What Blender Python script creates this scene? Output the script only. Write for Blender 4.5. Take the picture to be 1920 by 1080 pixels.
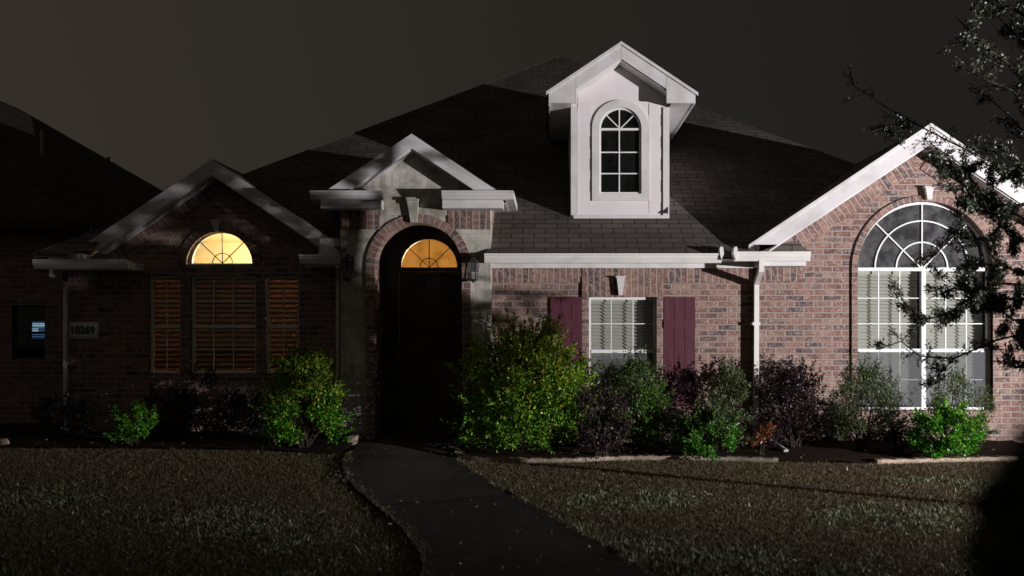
import bpy, math, random
import numpy as np
from mathutils import Vector, Matrix
from mathutils.geometry import tessellate_polygon
random.seed(7)
rng = np.random.default_rng(7)
for o in list(bpy.data.objects): bpy.data.objects.remove(o)
SC = bpy.context.scene
COL = SC.collection
F, VX, VY, H = 1700.0, 1030.0, 610.0, 1.62       # focal length in px, vanishing point, eye height

# ------------------------------------------------------------------ camera
cd = bpy.data.cameras.new('camera'); cam = bpy.data.objects.new('camera', cd); COL.objects.link(cam)
cam.location = (0, 0, H); cam.rotation_euler = (math.radians(90), 0, 0)
cd.sensor_width = 36; cd.lens = F / 1920 * 36
cd.shift_x = -(VX - 960) / 1920; cd.shift_y = (VY - 540) / 1920
cd.clip_start = .05; cd.clip_end = 500
cd.dof.use_dof = True; cd.dof.focus_distance = 12; cd.dof.aperture_fstop = 1.5
SC.camera = cam
# ------------------------------------------------------------------ night sky with town glow, glow added behind the camera to lift shaded fronts
w = bpy.data.worlds.new("World"); SC.world = w; w.use_nodes = True
nt = w.node_tree; nt.nodes.clear()
out = nt.nodes.new('ShaderNodeOutputWorld'); bg = nt.nodes.new('ShaderNodeBackground')
tc = nt.nodes.new('ShaderNodeTexCoord'); sep = nt.nodes.new('ShaderNodeSeparateXYZ')
nt.links.new(tc.outputs['Generated'], sep.inputs[0])
def wmath(op, a, b=None, clamp=False):
    n = nt.nodes.new('ShaderNodeMath'); n.operation = op; n.use_clamp = clamp
    for i, v in enumerate((a, b)):
        if v is None: continue
        if isinstance(v, (int, float)): n.inputs[i].default_value = v
        else: nt.links.new(v, n.inputs[i])
    return n.outputs[0]
gl = wmath('ADD', wmath('MULTIPLY', sep.outputs[0], -.55), wmath('MULTIPLY', sep.outputs[1], -.38))
gl = wmath('ADD', gl, wmath('MULTIPLY', sep.outputs[2], -.25))
gl = wmath('ADD', gl, .60, True)
rp = nt.nodes.new('ShaderNodeValToRGB'); nt.links.new(gl, rp.inputs[0])
rp.color_ramp.elements[0].position = 0; rp.color_ramp.elements[0].color = (.0150, .0135, .0118, 1)
rp.color_ramp.elements[1].position = .55; rp.color_ramp.elements[1].color = (.036, .030, .022, 1)
e = rp.color_ramp.elements.new(1.0); e.color = (.042, .038, .033, 1)
nt.links.new(rp.outputs[0], bg.inputs[0]); bg.inputs[1].default_value = 1.0
nt.links.new(bg.outputs[0], out.inputs[0])
# ------------------------------------------------------------------ exposure
SC.view_settings.view_transform = 'Standard'; SC.view_settings.look = 'None'
SC.view_settings.exposure = 0; SC.view_settings.gamma = 1
# ------------------------------------------------------------------ the floodlight outside the frame
LP = Vector((12.5, 3.6, 1.6))
AIM = Vector((-.9, 14.9, 3.9))
ld = bpy.data.lights.new('flood_beam', 'SPOT'); ld.energy = 10000; ld.color = (1, .955, .965)
ld.shadow_soft_size = .05; ld.spot_size = math.radians(78); ld.spot_blend = 1.0
lo = bpy.data.objects.new('flood_beam', ld); COL.objects.link(lo)
lo.location = LP; lo.rotation_euler = (AIM - LP).to_track_quat('-Z', 'Y').to_euler()

# ------------------------------------------------------------------ helpers
def X(px, Y): return (px - VX) / F * Y
def Z(py, Y): return H + (VY - py) / F * Y
def P(px, py, Y): return Vector((X(px, Y), Y, Z(py, Y)))

def mat(name, col=(.5, .5, .5), rough=.6, spec=.3, metal=0):
    m = bpy.data.materials.new(name); m.use_nodes = True
    b = m.node_tree.nodes['Principled BSDF']
    b.inputs['Base Color'].default_value = (*col, 1); b.inputs['Roughness'].default_value = rough
    b.inputs['Specular IOR Level'].default_value = spec; b.inputs['Metallic'].default_value = metal
    return m, m.node_tree, b
def N(t, kind, **kw):
    n = t.nodes.new(kind)
    for k, v in kw.items():
        if k in n.inputs.keys(): n.inputs[k].default_value = v
        else: setattr(n, k, v)
    return n
def ramp(t, src, stops, interp='LINEAR'):
    r = t.nodes.new('ShaderNodeValToRGB'); r.color_ramp.interpolation = interp
    els = r.color_ramp.elements
    while len(els) < len(stops): els.new(.5)
    for e_, (p, c) in zip(els, stops):
        e_.position = p; e_.color = (*c, 1) if len(c) == 3 else c
    t.links.new(src, r.inputs[0]); return r.outputs[0]
def mixc(t, fac, a, b, mode='MIX'):
    m = t.nodes.new('ShaderNodeMix'); m.data_type = 'RGBA'; m.blend_type = mode
    for s, v in ((m.inputs[0], fac), (m.inputs[6], a), (m.inputs[7], b)):
        if isinstance(v, (int, float)): s.default_value = v
        elif isinstance(v, tuple): s.default_value = (*v, 1)
        else: t.links.new(v, s)
    return m.outputs[2]
def bump(t, b, h, dist=.01, strength=1):
    n = N(t, 'ShaderNodeBump'); n.inputs['Distance'].default_value = dist; n.inputs['Strength'].default_value = strength
    t.links.new(h, n.inputs['Height']); t.links.new(n.outputs[0], b.inputs['Normal'])

def brick_mat(name, bw, bh, offset=.5, mort=.011):
    m, t, b = mat(name, rough=.85, spec=.2)
    uv = N(t, 'ShaderNodeUVMap')
    dn = N(t, 'ShaderNodeTexNoise', Scale=9.0, Detail=3.0); t.links.new(uv.outputs[0], dn.inputs[0])
    wob = t.nodes.new('ShaderNodeVectorMath'); wob.operation = 'MULTIPLY_ADD'
    t.links.new(dn.outputs['Color'], wob.inputs[0]); wob.inputs[1].default_value = (.012, .012, 0)
    t.links.new(uv.outputs[0], wob.inputs[2])
    br = N(t, 'ShaderNodeTexBrick'); br.offset = offset; br.squash = 1
    t.links.new(wob.outputs[0], br.inputs[0])
    for k, v in (('Scale', 1.0), ('Brick Width', bw), ('Row Height', bh), ('Mortar Size', mort), ('Mortar Smooth', .3), ('Bias', 0.0)):
        br.inputs[k].default_value = v
    br.inputs['Color1'].default_value = (0, 0, 0, 1); br.inputs['Color2'].default_value = (1, 1, 1, 1); br.inputs['Mortar'].default_value = (.5, .5, .5, 1)
    n1 = N(t, 'ShaderNodeTexNoise', Scale=26.0, Detail=5.0, Roughness=.65); t.links.new(uv.outputs[0], n1.inputs[0])
    n2 = N(t, 'ShaderNodeTexNoise', Scale=6.0, Detail=3.0); t.links.new(uv.outputs[0], n2.inputs[0])
    c = ramp(t, br.outputs['Color'], [(0, (.085, .068, .075)), (.14, (.16, .090, .080)), (.36, (.235, .122, .097)), (.55, (.285, .172, .134)), (.72, (.20, .103, .088)), (.88, (.31, .215, .167)), (1, (.15, .11, .100))])
    pale = ramp(t, n1.outputs[0], [(.47, (0, 0, 0)), (.66, (.8, .8, .8))])
    c = mixc(t, pale, c, (.42, .335, .295))
    dk = ramp(t, n2.outputs[0], [(.30, (.55, .55, .58)), (.6, (1.1, 1.1, 1.1))])
    c = mixc(t, 1.0, c, dk, 'MULTIPLY')
    c = mixc(t, br.outputs['Fac'], c, (.34, .275, .25))
    t.links.new(c, b.inputs['Base Color'])
    inv = N(t, 'ShaderNodeMath', operation='SUBTRACT'); inv.inputs[0].default_value = 1; t.links.new(br.outputs['Fac'], inv.inputs[1])
    ad = N(t, 'ShaderNodeMath', operation='MULTIPLY_ADD'); t.links.new(n1.outputs[0], ad.inputs[0]); ad.inputs[1].default_value = .6; t.links.new(inv.outputs[0], ad.inputs[2])
    bump(t, b, ad.outputs[0], .008, .9)
    return m
M = {}
M['brick'] = brick_mat('brick_running', .247, .0765)
M['soldier'] = brick_mat('brick_soldier', .083, .3, 0)
def paint_mat(name, col, dirt=.12, rough=.5, scale=3.0, stain=(.35, .33, .30)):
    m, t, b = mat(name, col, rough, .3)
    co = N(t, 'ShaderNodeTexCoord')
    n = N(t, 'ShaderNodeTexNoise', Scale=scale, Detail=6.0, Roughness=.6); t.links.new(co.outputs['Object'], n.inputs[0])
    f = ramp(t, n.outputs[0], [(.45, (0, 0, 0)), (.8, (dirt * 3,) * 3)])
    t.links.new(mixc(t, f, col, stain), b.inputs['Base Color'])
    n2 = N(t, 'ShaderNodeTexNoise', Scale=60.0, Detail=2.0); t.links.new(co.outputs['Object'], n2.inputs[0])
    bump(t, b, n2.outputs[0], .002, .5)
    return m
M['trim'] = paint_mat('white_painted_trim', (.68, .66, .67), .2)
M['vinyl'] = paint_mat('white_window_vinyl', (.80, .80, .80), .03, .35)
M['gutter'] = paint_mat('gutter_metal', (.78, .76, .73), .10, .4)
M['bronze'] = mat('dark_metal', (.03, .028, .025), .4, .5)[0]
def siding_mat():
    m, t, b = mat('lap_siding', (.76, .72, .74), .55, .3)
    co = N(t, 'ShaderNodeTexCoord')
    n = N(t, 'ShaderNodeTexNoise', Scale=2.2, Detail=5.0); t.links.new(co.outputs['Object'], n.inputs[0])
    f = ramp(t, n.outputs[0], [(.4, (0, 0, 0)), (.8, (.4, .4, .4))])
    t.links.new(mixc(t, f, (.76, .72, .74), (.60, .52, .51)), b.inputs['Base Color'])
    return m
M['siding'] = siding_mat()
def stone_mat():
    m, t, b = mat('limestone', (.5, .48, .44), .85, .2)
    uv = N(t, 'ShaderNodeUVMap')
    br = N(t, 'ShaderNodeTexBrick'); br.offset = .5; t.links.new(uv.outputs[0], br.inputs[0])
    for k, v in (('Scale', 1.0), ('Brick Width', .56), ('Row Height', .30), ('Mortar Size', .007), ('Mortar Smooth', .4), ('Bias', 0.0)):
        br.inputs[k].default_value = v
    br.inputs['Color1'].default_value = (.66, .62, .57, 1); br.inputs['Color2'].default_value = (.54, .51, .47, 1); br.inputs['Mortar'].default_value = (.46, .43, .39, 1)
    n = N(t, 'ShaderNodeTexNoise', Scale=3.0, Detail=8.0, Roughness=.7); t.links.new(uv.outputs[0], n.inputs[0])
    mp = N(t, 'ShaderNodeMapping'); mp.inputs['Scale'].default_value = (9, 1.2, 1); t.links.new(uv.outputs[0], mp.inputs[0])
    n2 = N(t, 'ShaderNodeTexNoise', Scale=1.6, Detail=5.0); t.links.new(mp.outputs[0], n2.inputs[0])
    c = mixc(t, ramp(t, n.outputs[0], [(.42, (0, 0, 0)), (.62, (.9, .9, .9))]), br.outputs[0], (.24, .23, .18))
    c = mixc(t, ramp(t, n2.outputs[0], [(.48, (0, 0, 0)), (.75, (.6, .6, .6))]), c, (.16, .15, .12))
    t.links.new(c, b.inputs['Base Color'])
    bump(t, b, n.outputs[0], .006, .7)
    return m
M['stone'] = stone_mat()
M['cast'] = paint_mat('cast_stone', (.66, .64, .62), .2, .8, 9)
def shingle_mat(name, k=1.0):
    m, t, b = mat(name, rough=.9, spec=.15)
    uv = N(t, 'ShaderNodeUVMap')
    br = N(t, 'ShaderNodeTexBrick'); br.offset = .5; t.links.new(uv.outputs[0], br.inputs[0])
    for kk, v in (('Scale', 1.0), ('Brick Width', .30), ('Row Height', .135), ('Mortar Size', .008), ('Mortar Smooth', .2), ('Bias', 0.0)):
        br.inputs[kk].default_value = v
    br.inputs['Color1'].default_value = (0, 0, 0, 1); br.inputs['Color2'].default_value = (1, 1, 1, 1); br.inputs['Mortar'].default_value = (.5, .5, .5, 1)
    n = N(t, 'ShaderNodeTexNoise', Scale=90.0, Detail=3.0); t.links.new(uv.outputs[0], n.inputs[0])
    n3 = N(t, 'ShaderNodeTexNoise', Scale=1.3, Detail=4.0); t.links.new(uv.outputs[0], n3.inputs[0])
    c = ramp(t, br.outputs['Color'], [(0, (.105 * k, .090 * k, .082 * k)), (.5, (.125 * k, .108 * k, .098 * k)), (1, (.145 * k, .125 * k, .112 * k))])
    c = mixc(t, 1.0, c, ramp(t, n.outputs[0], [(.3, (.55, .55, .55)), (.7, (1.4, 1.4, 1.4))]), 'MULTIPLY')
    c = mixc(t, 1.0, c, ramp(t, n3.outputs[0], [(.3, (.7, .7, .7)), (.7, (1.15, 1.15, 1.15))]), 'MULTIPLY')
    c = mixc(t, br.outputs['Fac'], c, (.034, .030, .027))
    t.links.new(c, b.inputs['Base Color'])
    inv = N(t, 'ShaderNodeMath', operation='SUBTRACT'); inv.inputs[0].default_value = 1; t.links.new(br.outputs['Fac'], inv.inputs[1])
    bump(t, b, inv.outputs[0], .012, 1)
    return m
M['shingle'] = shingle_mat('asphalt_shingle')
M['shingle_old'] = shingle_mat('weathered_shingle', .6)
def shutter_mat():
    m, t, b = mat('burgundy_paint', (.088, .022, .036), .55, .3)
    co = N(t, 'ShaderNodeTexCoord')
    mp = N(t, 'ShaderNodeMapping'); mp.inputs['Scale'].default_value = (4, 4, 1); t.links.new(co.outputs['Object'], mp.inputs[0])
    n = N(t, 'ShaderNodeTexNoise', Scale=5.0, Detail=6.0, Roughness=.7); t.links.new(mp.outputs[0], n.inputs[0])
    c = mixc(t, ramp(t, n.outputs[0], [(.5, (0, 0, 0)), (.66, (.25, .25, .25)), (.76, (.9, .9, .9))]), (.088, .022, .036), (.19, .09, .10))
    t.links.new(c, b.inputs['Base Color']); bump(t, b, n.outputs[0], .003)
    return m
M['shutter'] = shutter_mat()
def glass_mat(name, dust=.0, dark=False):
    m, t, b = mat(name)
    t.nodes.remove(b); o = t.nodes['Material Output']
    tr = N(t, 'ShaderNodeBsdfTransparent'); gs = N(t, 'ShaderNodeBsdfGlossy', Roughness=.03); df = N(t, 'ShaderNodeBsdfDiffuse')
    df.inputs[0].default_value = (.5, .5, .52, 1)
    tr.inputs[0].default_value = (.9, .92, .92, 1)
    co = N(t, 'ShaderNodeTexCoord'); n = N(t, 'ShaderNodeTexNoise', Scale=4.0, Detail=7.0, Roughness=.7); t.links.new(co.outputs['Object'], n.inputs[0])
    f = ramp(t, n.outputs[0], [(.42, (dust * .25,) * 3), (.68, (dust,) * 3), (.8, (dust * 2.4,) * 3)])
    m1 = N(t, 'ShaderNodeMixShader'); t.links.new(f, m1.inputs[0]); t.links.new(tr.outputs[0], m1.inputs[1]); t.links.new(df.outputs[0], m1.inputs[2])
    lw = N(t, 'ShaderNodeLayerWeight'); lw.inputs[0].default_value = .5
    pw = N(t, 'ShaderNodeMath', operation='POWER'); t.links.new(lw.outputs['Facing'], pw.inputs[0]); pw.inputs[1].default_value = 4
    fr = N(t, 'ShaderNodeMath', operation='MULTIPLY_ADD'); t.links.new(pw.outputs[0], fr.inputs[0]); fr.inputs[1].default_value = .6; fr.inputs[2].default_value = .03
    m2 = N(t, 'ShaderNodeMixShader'); t.links.new(fr.outputs[0], m2.inputs[0]); t.links.new(m1.outputs[0], m2.inputs[1]); t.links.new(gs.outputs[0], m2.inputs[2])
    t.links.new(m2.outputs[0], o.inputs[0]); return m
M['glass'] = glass_mat('window_glass', .015)
M['dusty'] = glass_mat('dusty_glass', .16)
def screen_mat():
    m, t, b = mat('insect_screen'); t.nodes.remove(b); o = t.nodes['Material Output']
    tr = N(t, 'ShaderNodeBsdfTransparent'); df = N(t, 'ShaderNodeBsdfDiffuse'); df.inputs[0].default_value = (.20, .21, .22, 1)
    mx = N(t, 'ShaderNodeMixShader'); mx.inputs[0].default_value = .30
    t.links.new(tr.outputs[0], mx.inputs[1]); t.links.new(df.outputs[0], mx.inputs[2]); t.links.new(mx.outputs[0], o.inputs[0]); return m
M['screen'] = screen_mat()
def slat_mat(name, col, tcol, tf):
    m, t, b = mat(name); t.nodes.remove(b); o = t.nodes['Material Output']
    df = N(t, 'ShaderNodeBsdfDiffuse'); df.inputs[0].default_value = (*col, 1)
    tl = N(t, 'ShaderNodeBsdfTranslucent'); tl.inputs[0].default_value = (*tcol, 1)
    mx = N(t, 'ShaderNodeMixShader'); mx.inputs[0].default_value = tf
    t.links.new(df.outputs[0], mx.inputs[1]); t.links.new(tl.outputs[0], mx.inputs[2]); t.links.new(mx.outputs[0], o.inputs[0]); return m
M['slat'] = slat_mat('cream_blind', (.62, .60, .53), (.5, .45, .35), .08)
M['slat_wood'] = slat_mat('brown_blind', (.06, .035, .022), (.36, .15, .075), .026)
M['glazing'] = mat('glazing_bar_silhouette', (.10, .06, .025), .6, .2)[0]  # dark brown puts the backlit silhouette of the bars into their colour
M['overlap_shade'] = mat('overlap_shade_brown', (.05, .035, .028), .6, .3)[0]  # dark colour for the shade between blind slats
M['slat_grey'] = slat_mat('dim_grey_blind', (.16, .145, .12), (.30, .14, .08), .012)  # centre blind: dimmer glow and grey reflection put into the slat colour
M['black'] = mat('dark_interior', (.012, .012, .013), .9, .1)[0]
M['room'] = mat('cream_room_paint', (.80, .68, .44), .8, .2)[0]
def foyer_mat():
    m, t, b = mat('ochre_room_paint', (.74, .50, .20), .8, .2)
    co = N(t, 'ShaderNodeTexCoord'); n = N(t, 'ShaderNodeTexNoise', Scale=3.5, Detail=5.0); t.links.new(co.outputs['Object'], n.inputs[0])
    t.links.new(mixc(t, ramp(t, n.outputs[0], [(.5, (0, 0, 0)), (.62, (1, 1, 1))]), (.74, .50, .20), (.55, .34, .12)), b.inputs['Base Color']); return m
M['foyer'] = foyer_mat()
M['door'] = paint_mat('dark_door_paint', (.035, .022, .018), .1, .4)
def ground_mat(name, stops, scale, bs=.02, detail=8.0):
    m, t, b = mat(name, rough=.95, spec=.1)
    co = N(t, 'ShaderNodeTexCoord')
    n = N(t, 'ShaderNodeTexNoise', Scale=scale, Detail=detail, Roughness=.7); t.links.new(co.outputs['Object'], n.inputs[0])
    n2 = N(t, 'ShaderNodeTexNoise', Scale=.7, Detail=4.0); t.links.new(co.outputs['Object'], n2.inputs[0])
    c = ramp(t, n.outputs[0], stops)
    c = mixc(t, 1.0, c, ramp(t, n2.outputs[0], [(.3, (.7, .75, .7)), (.7, (1.25, 1.15, 1.1))]), 'MULTIPLY')
    t.links.new(c, b.inputs['Base Color']); bump(t, b, n.outputs[0], bs, 1); return m
M['lawn'] = ground_mat('dormant_lawn_soil', [(.3, (.03, .022, .013)), (.55, (.085, .060, .036)), (.75, (.15, .11, .065))], 45)
M['mulch'] = ground_mat('bark_mulch', [(.35, (.010, .007, .006)), (.6, (.04, .025, .018)), (.8, (.09, .06, .05))], 38, .05)
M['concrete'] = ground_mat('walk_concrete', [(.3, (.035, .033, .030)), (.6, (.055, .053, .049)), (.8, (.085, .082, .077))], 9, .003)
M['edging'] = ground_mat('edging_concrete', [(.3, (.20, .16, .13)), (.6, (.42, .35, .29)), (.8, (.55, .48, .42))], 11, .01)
M['pipe'] = mat('grey_plastic', (.34, .36, .36), .5, .4)[0]
M['bark'] = ground_mat('tree_bark', [(.3, (.02, .016, .012)), (.7, (.09, .075, .06))], 22, .02)
def leaf_mat(name, trans=.32, rough=.45, spec=.4):
    m, t, b = mat(name, rough=rough, spec=spec); o = t.nodes['Material Output']
    a = N(t, 'ShaderNodeAttribute'); a.attribute_name = 'leaf'
    t.links.new(a.outputs['Color'], b.inputs['Base Color'])
    tl = N(t, 'ShaderNodeBsdfTranslucent'); t.links.new(a.outputs['Color'], tl.inputs[0])
    mx = N(t, 'ShaderNodeMixShader'); mx.inputs[0].default_value = trans
    t.links.new(b.outputs[0], mx.inputs[1]); t.links.new(tl.outputs[0], mx.inputs[2]); t.links.new(mx.outputs[0], o.inputs[0]); return m
M['leaf'] = leaf_mat('leaf_surface'); M['blade'] = leaf_mat('grass_blade', .15, .6, .3)
M['oak'] = leaf_mat('oak_leaf_surface', .06, .42, .5)
def emis(name, col, s):
    m, t, b = mat(name, (0, 0, 0)); b.inputs['Emission Color'].default_value = (*col, 1); b.inputs['Emission Strength'].default_value = s; return m

class MB:
    def __init__(s): s.v = []; s.f = []; s.uv = []
    def face(s, pts, uv=None):
        i = len(s.v); s.v += [tuple(p) for p in pts]; s.f.append(tuple(range(i, i + len(pts))))
        if uv is None:
            a = Vector(pts[0]); n = Vector((0, 0, 0))
            for k in range(1, len(pts) - 1): n += (Vector(pts[k]) - a).cross(Vector(pts[k + 1]) - a)
            if n.length < 1e-12: n = Vector((0, -1, 0))
            n.normalize()
            if n.z < -1e-6: n = -n
            if abs(n.z) > .995: u, v_ = Vector((1, 0, 0)), Vector((0, 1, 0))
            else:
                u = Vector((0, 0, 1)).cross(n).normalized()
                if abs(u.x) > abs(u.y):
                    if u.x < 0: u = -u
                elif u.y < 0: u = -u
                v_ = n.cross(u)
                if v_.z < 0: v_ = -v_
            uv = [(Vector(p).dot(u) + 50, Vector(p).dot(v_) + 50) for p in pts]
        s.uv += list(uv)
    def box(s, x0, x1, y0, y1, z0, z1):
        a = [(x0, y0, z0), (x1, y0, z0), (x1, y1, z0), (x0, y1, z0), (x0, y0, z1), (x1, y0, z1), (x1, y1, z1), (x0, y1, z1)]
        for q in ((0, 1, 5, 4), (1, 2, 6, 5), (2, 3, 7, 6), (3, 0, 4, 7), (4, 5, 6, 7), (3, 2, 1, 0)): s.face([a[k] for k in q])
        return s
    def prism(s, outline, y0, y1, holes=()):           # outline in (x, z), extruded along y
        loops = [list(outline)] + [list(h) for h in holes]
        flat = [p for l in loops for p in l]
        for t in tessellate_polygon([[Vector((p[0], p[1], 0)) for p in l] for l in loops]):
            q = [flat[k] for k in t]
            ar = (q[1][0] - q[0][0]) * (q[2][1] - q[0][1]) - (q[2][0] - q[0][0]) * (q[1][1] - q[0][1])
            if abs(ar) < 1e-9: continue
            if ar < 0: q = q[::-1]
            s.face([(p[0], y0, p[1]) for p in q]); s.face([(p[0], y1, p[1]) for p in q[::-1]])
        for li, l in enumerate(loops):
            ar = sum(l[k][0] * l[(k + 1) % len(l)][1] - l[(k + 1) % len(l)][0] * l[k][1] for k in range(len(l)))
            if (ar < 0) != (li > 0): l = l[::-1]
            for k in range(len(l)):
                a, b = l[k], l[(k + 1) % len(l)]
                s.face([(b[0], y0, b[1]), (a[0], y0, a[1]), (a[0], y1, a[1]), (b[0], y1, b[1])])
        return s
    def profx(s, prof, x0, x1):                          # (y, z) profile extruded along x
        n = len(prof)
        for k in range(n):
            a, b = prof[k], prof[(k + 1) % n]
            s.face([(x0, a[0], a[1]), (x1, a[0], a[1]), (x1, b[0], b[1]), (x0, b[0], b[1])])
        for xx in (x0, x1):
            for t in tessellate_polygon([[Vector((p[0], p[1], 0)) for p in prof]]): s.face([(xx, prof[k][0], prof[k][1]) for k in t])
        return s
    def arc(s, cx, cz, r0, r1, a0, a1, y0, y1, n=24, rz=1.0):
        rm = (r0 + r1) / 2
        for k in range(n):
            t0, t1 = a0 + (a1 - a0) * k / n, a0 + (a1 - a0) * (k + 1) / n
            q = lambda r, t, y: (cx + r * math.cos(t), y, cz + r * math.sin(t) * rz)
            u0, u1 = t0 * rm, t1 * rm; dv = r1 - r0
            s.face([q(r0, t0, y0), q(r1, t0, y0), q(r1, t1, y0), q(r0, t1, y0)], [(u0, .02), (u0, dv + .02), (u1, dv + .02), (u1, .02)])
            s.face([q(r1, t0, y0), q(r1, t0, y1), q(r1, t1, y1), q(r1, t1, y0)], [(u0, 0), (u0, y1 - y0), (u1, y1 - y0), (u1, 0)])
            s.face([q(r0, t0, y1), q(r0, t0, y0), q(r0, t1, y0), q(r0, t1, y1)], [(u0, y1 - y0), (u0, .01), (u1, .01), (u1, y1 - y0)])
        for t in (a0, a1):
            q = lambda r, y: (cx + r * math.cos(t), y, cz + r * math.sin(t) * rz)
            s.face([q(r0, y0), q(r1, y0), q(r1, y1), q(r0, y1)])
        return s
    def band(s, p0, p1, wv, th):                         # flat strip with its own running uv (soldier courses); wv = vector across, th = depth along -y
        p0, p1, wv = Vector(p0), Vector(p1), Vector(wv); L = (p1 - p0).length; W_ = wv.length
        d = Vector((0, -th, 0)); a, b, c, e_ = p0 + d, p1 + d, p1 + d + wv, p0 + d + wv
        s.face([a, b, c, e_], [(0, .02), (L, .02), (L, W_ + .02), (0, W_ + .02)])
        for q0, q1 in ((a, b), (b, c), (c, e_), (e_, a)):
            s.face([q0, q0 - d, q1 - d, q1], [(0, 0), (.0, th), ((q1 - q0).length, th), ((q1 - q0).length, 0)])
        return s
    def bar(s, p0, p1, wd, y0, y1):                      # bar in the facade plane between two (x, z) points
        a, b = Vector(p0), Vector(p1); d = (b - a).normalized(); n = Vector((-d.y, d.x)) * wd / 2
        return s.prism([tuple(a - n), tuple(b - n), tuple(b + n), tuple(a + n)], y0, y1)
    def tube(s, pts, r, n=8, r1=None):
        pts = [Vector(p) for p in pts]; rings = []
        r1 = r if r1 is None else r1
        for k, p in enumerate(pts):
            d = (pts[min(k + 1, len(pts) - 1)] - pts[max(k - 1, 0)]).normalized()
            u = d.cross(Vector((0, 0, 1)) if abs(d.z) < .9 else Vector((0, 1, 0))).normalized(); v_ = d.cross(u)
            rr = r + (r1 - r) * k / (len(pts) - 1)
            rings.append([p + (u * math.cos(2 * math.pi * j / n + math.pi / n) + v_ * math.sin(2 * math.pi * j / n + math.pi / n)) * rr for j in range(n)])
        for k in range(len(rings) - 1):
            for j in range(n): s.face([rings[k][j], rings[k][(j + 1) % n], rings[k + 1][(j + 1) % n], rings[k + 1][j]])
        s.face(rings[0][::-1]); s.face(rings[-1]); return s
    def lathe(s, c, prof, n=20, sx=1, sy=1):
        for k in range(len(prof) - 1):
            (ra, za), (rb, zb) = prof[k], prof[k + 1]
            for j in range(n):
                a0, a1 = 2 * math.pi * j / n, 2 * math.pi * (j + 1) / n
                q = lambda r, z, a: (c[0] + r * math.cos(a) * sx, c[1] + r * math.sin(a) * sy, c[2] + z)
                s.face([q(ra, za, a0), q(ra, za, a1), q(rb, zb, a1), q(rb, zb, a0)])
        return s
    def build(s, name, m, parent=None, smooth=False):
        me = bpy.data.meshes.new(name); me.from_pydata(s.v, [], s.f); me.uv_layers.new(name='UVMap')
        me.uv_layers[0].data.foreach_set('uv', [c for p in s.uv for c in p])
        me.materials.append(M[m] if isinstance(m, str) else m)
        if smooth: me.polygons.foreach_set('use_smooth', [True] * len(me.polygons))
        return link(name, me, parent)
def link(name, me, parent=None):
    o = bpy.data.objects.new(name, me); COL.objects.link(o)
    if parent is not None:
        o.parent = parent
        if parent.type == 'EMPTY': o.matrix_parent_inverse = Matrix.Translation(-parent.location)
    return o
def tag(o, label=None, cat=None, group=None, kind=None):
    for k, v in (('label', label), ('category', cat), ('group', group), ('kind', kind)):
        if v: o[k] = v
    return o
def thing(name, loc, label, cat, group=None):
    o = bpy.data.objects.new(name, None); COL.objects.link(o); o.location = loc; o.empty_display_size = .2
    return tag(o, label, cat, group)
def arch_pts(cx, cz, r, zb, n=28, rz=1.0):               # window outline with a round head
    return [(cx - r, zb), (cx + r, zb)] + [(cx + r * math.cos(math.pi * k / n), cz + r * rz * math.sin(math.pi * k / n)) for k in range(n + 1)]
def half_pts(cx, cz, r, n=28, rz=1.0):
    return [(cx + r * math.cos(math.pi * k / n), cz + r * rz * math.sin(math.pi * k / n)) for k in range(n + 1)]
def rect(x0, x1, z0, z1): return [(x0, z0), (x1, z0), (x1, z1), (x0, z1)]

# ------------------------------------------------------------------ ground
def sst(a, b, x):
    t = np.clip((x - a) / (b - a), 0, 1); return t * t * (3 - 2 * t)
def gz(x, y):
    x = np.asarray(x, float); y = np.asarray(y, float)
    return .14 * sst(7, 10.8, y) * (1 - sst(-2.2, -1.0, x)) + .04 * sst(8, 10.4, y) * sst(-2.2, -1.0, x)
def G(px, py):                                            # pixel on the ground -> point
    z = 0
    for _ in range(12):
        Y = F * (H - z) / (py - VY); x = X(px, Y); z = float(gz(x, Y))
    return Vector((x, Y, z))
def grid(name, xs, ys, zf, m, **kw):
    nx, ny = len(xs), len(ys)
    gx, gy = np.meshgrid(xs, ys); g3 = np.stack([gx, gy, zf(gx, gy)], -1).reshape(-1, 3)
    fs = [(j * nx + i, j * nx + i + 1, (j + 1) * nx + i + 1, (j + 1) * nx + i) for j in range(ny - 1) for i in range(nx - 1)]
    me = bpy.data.meshes.new(name); me.from_pydata(g3.tolist(), [], fs); me.materials.append(M[m])
    me.polygons.foreach_set('use_smooth', [True] * len(me.polygons))
    return tag(link(name, me), **kw)
xs = np.concatenate([[-120, -60, -30, -18], np.arange(-12, 13, .4), [18, 30, 60, 120]])
ys = np.concatenate([[-40, -20, -10, -4], np.arange(0, 14, .3), [16, 20, 30, 60, 150]])
grid('lawn', xs, ys, lambda x, y: gz(x, y), 'lawn', label='dormant brown front lawn sloping up to the brick house', kind='structure')
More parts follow.
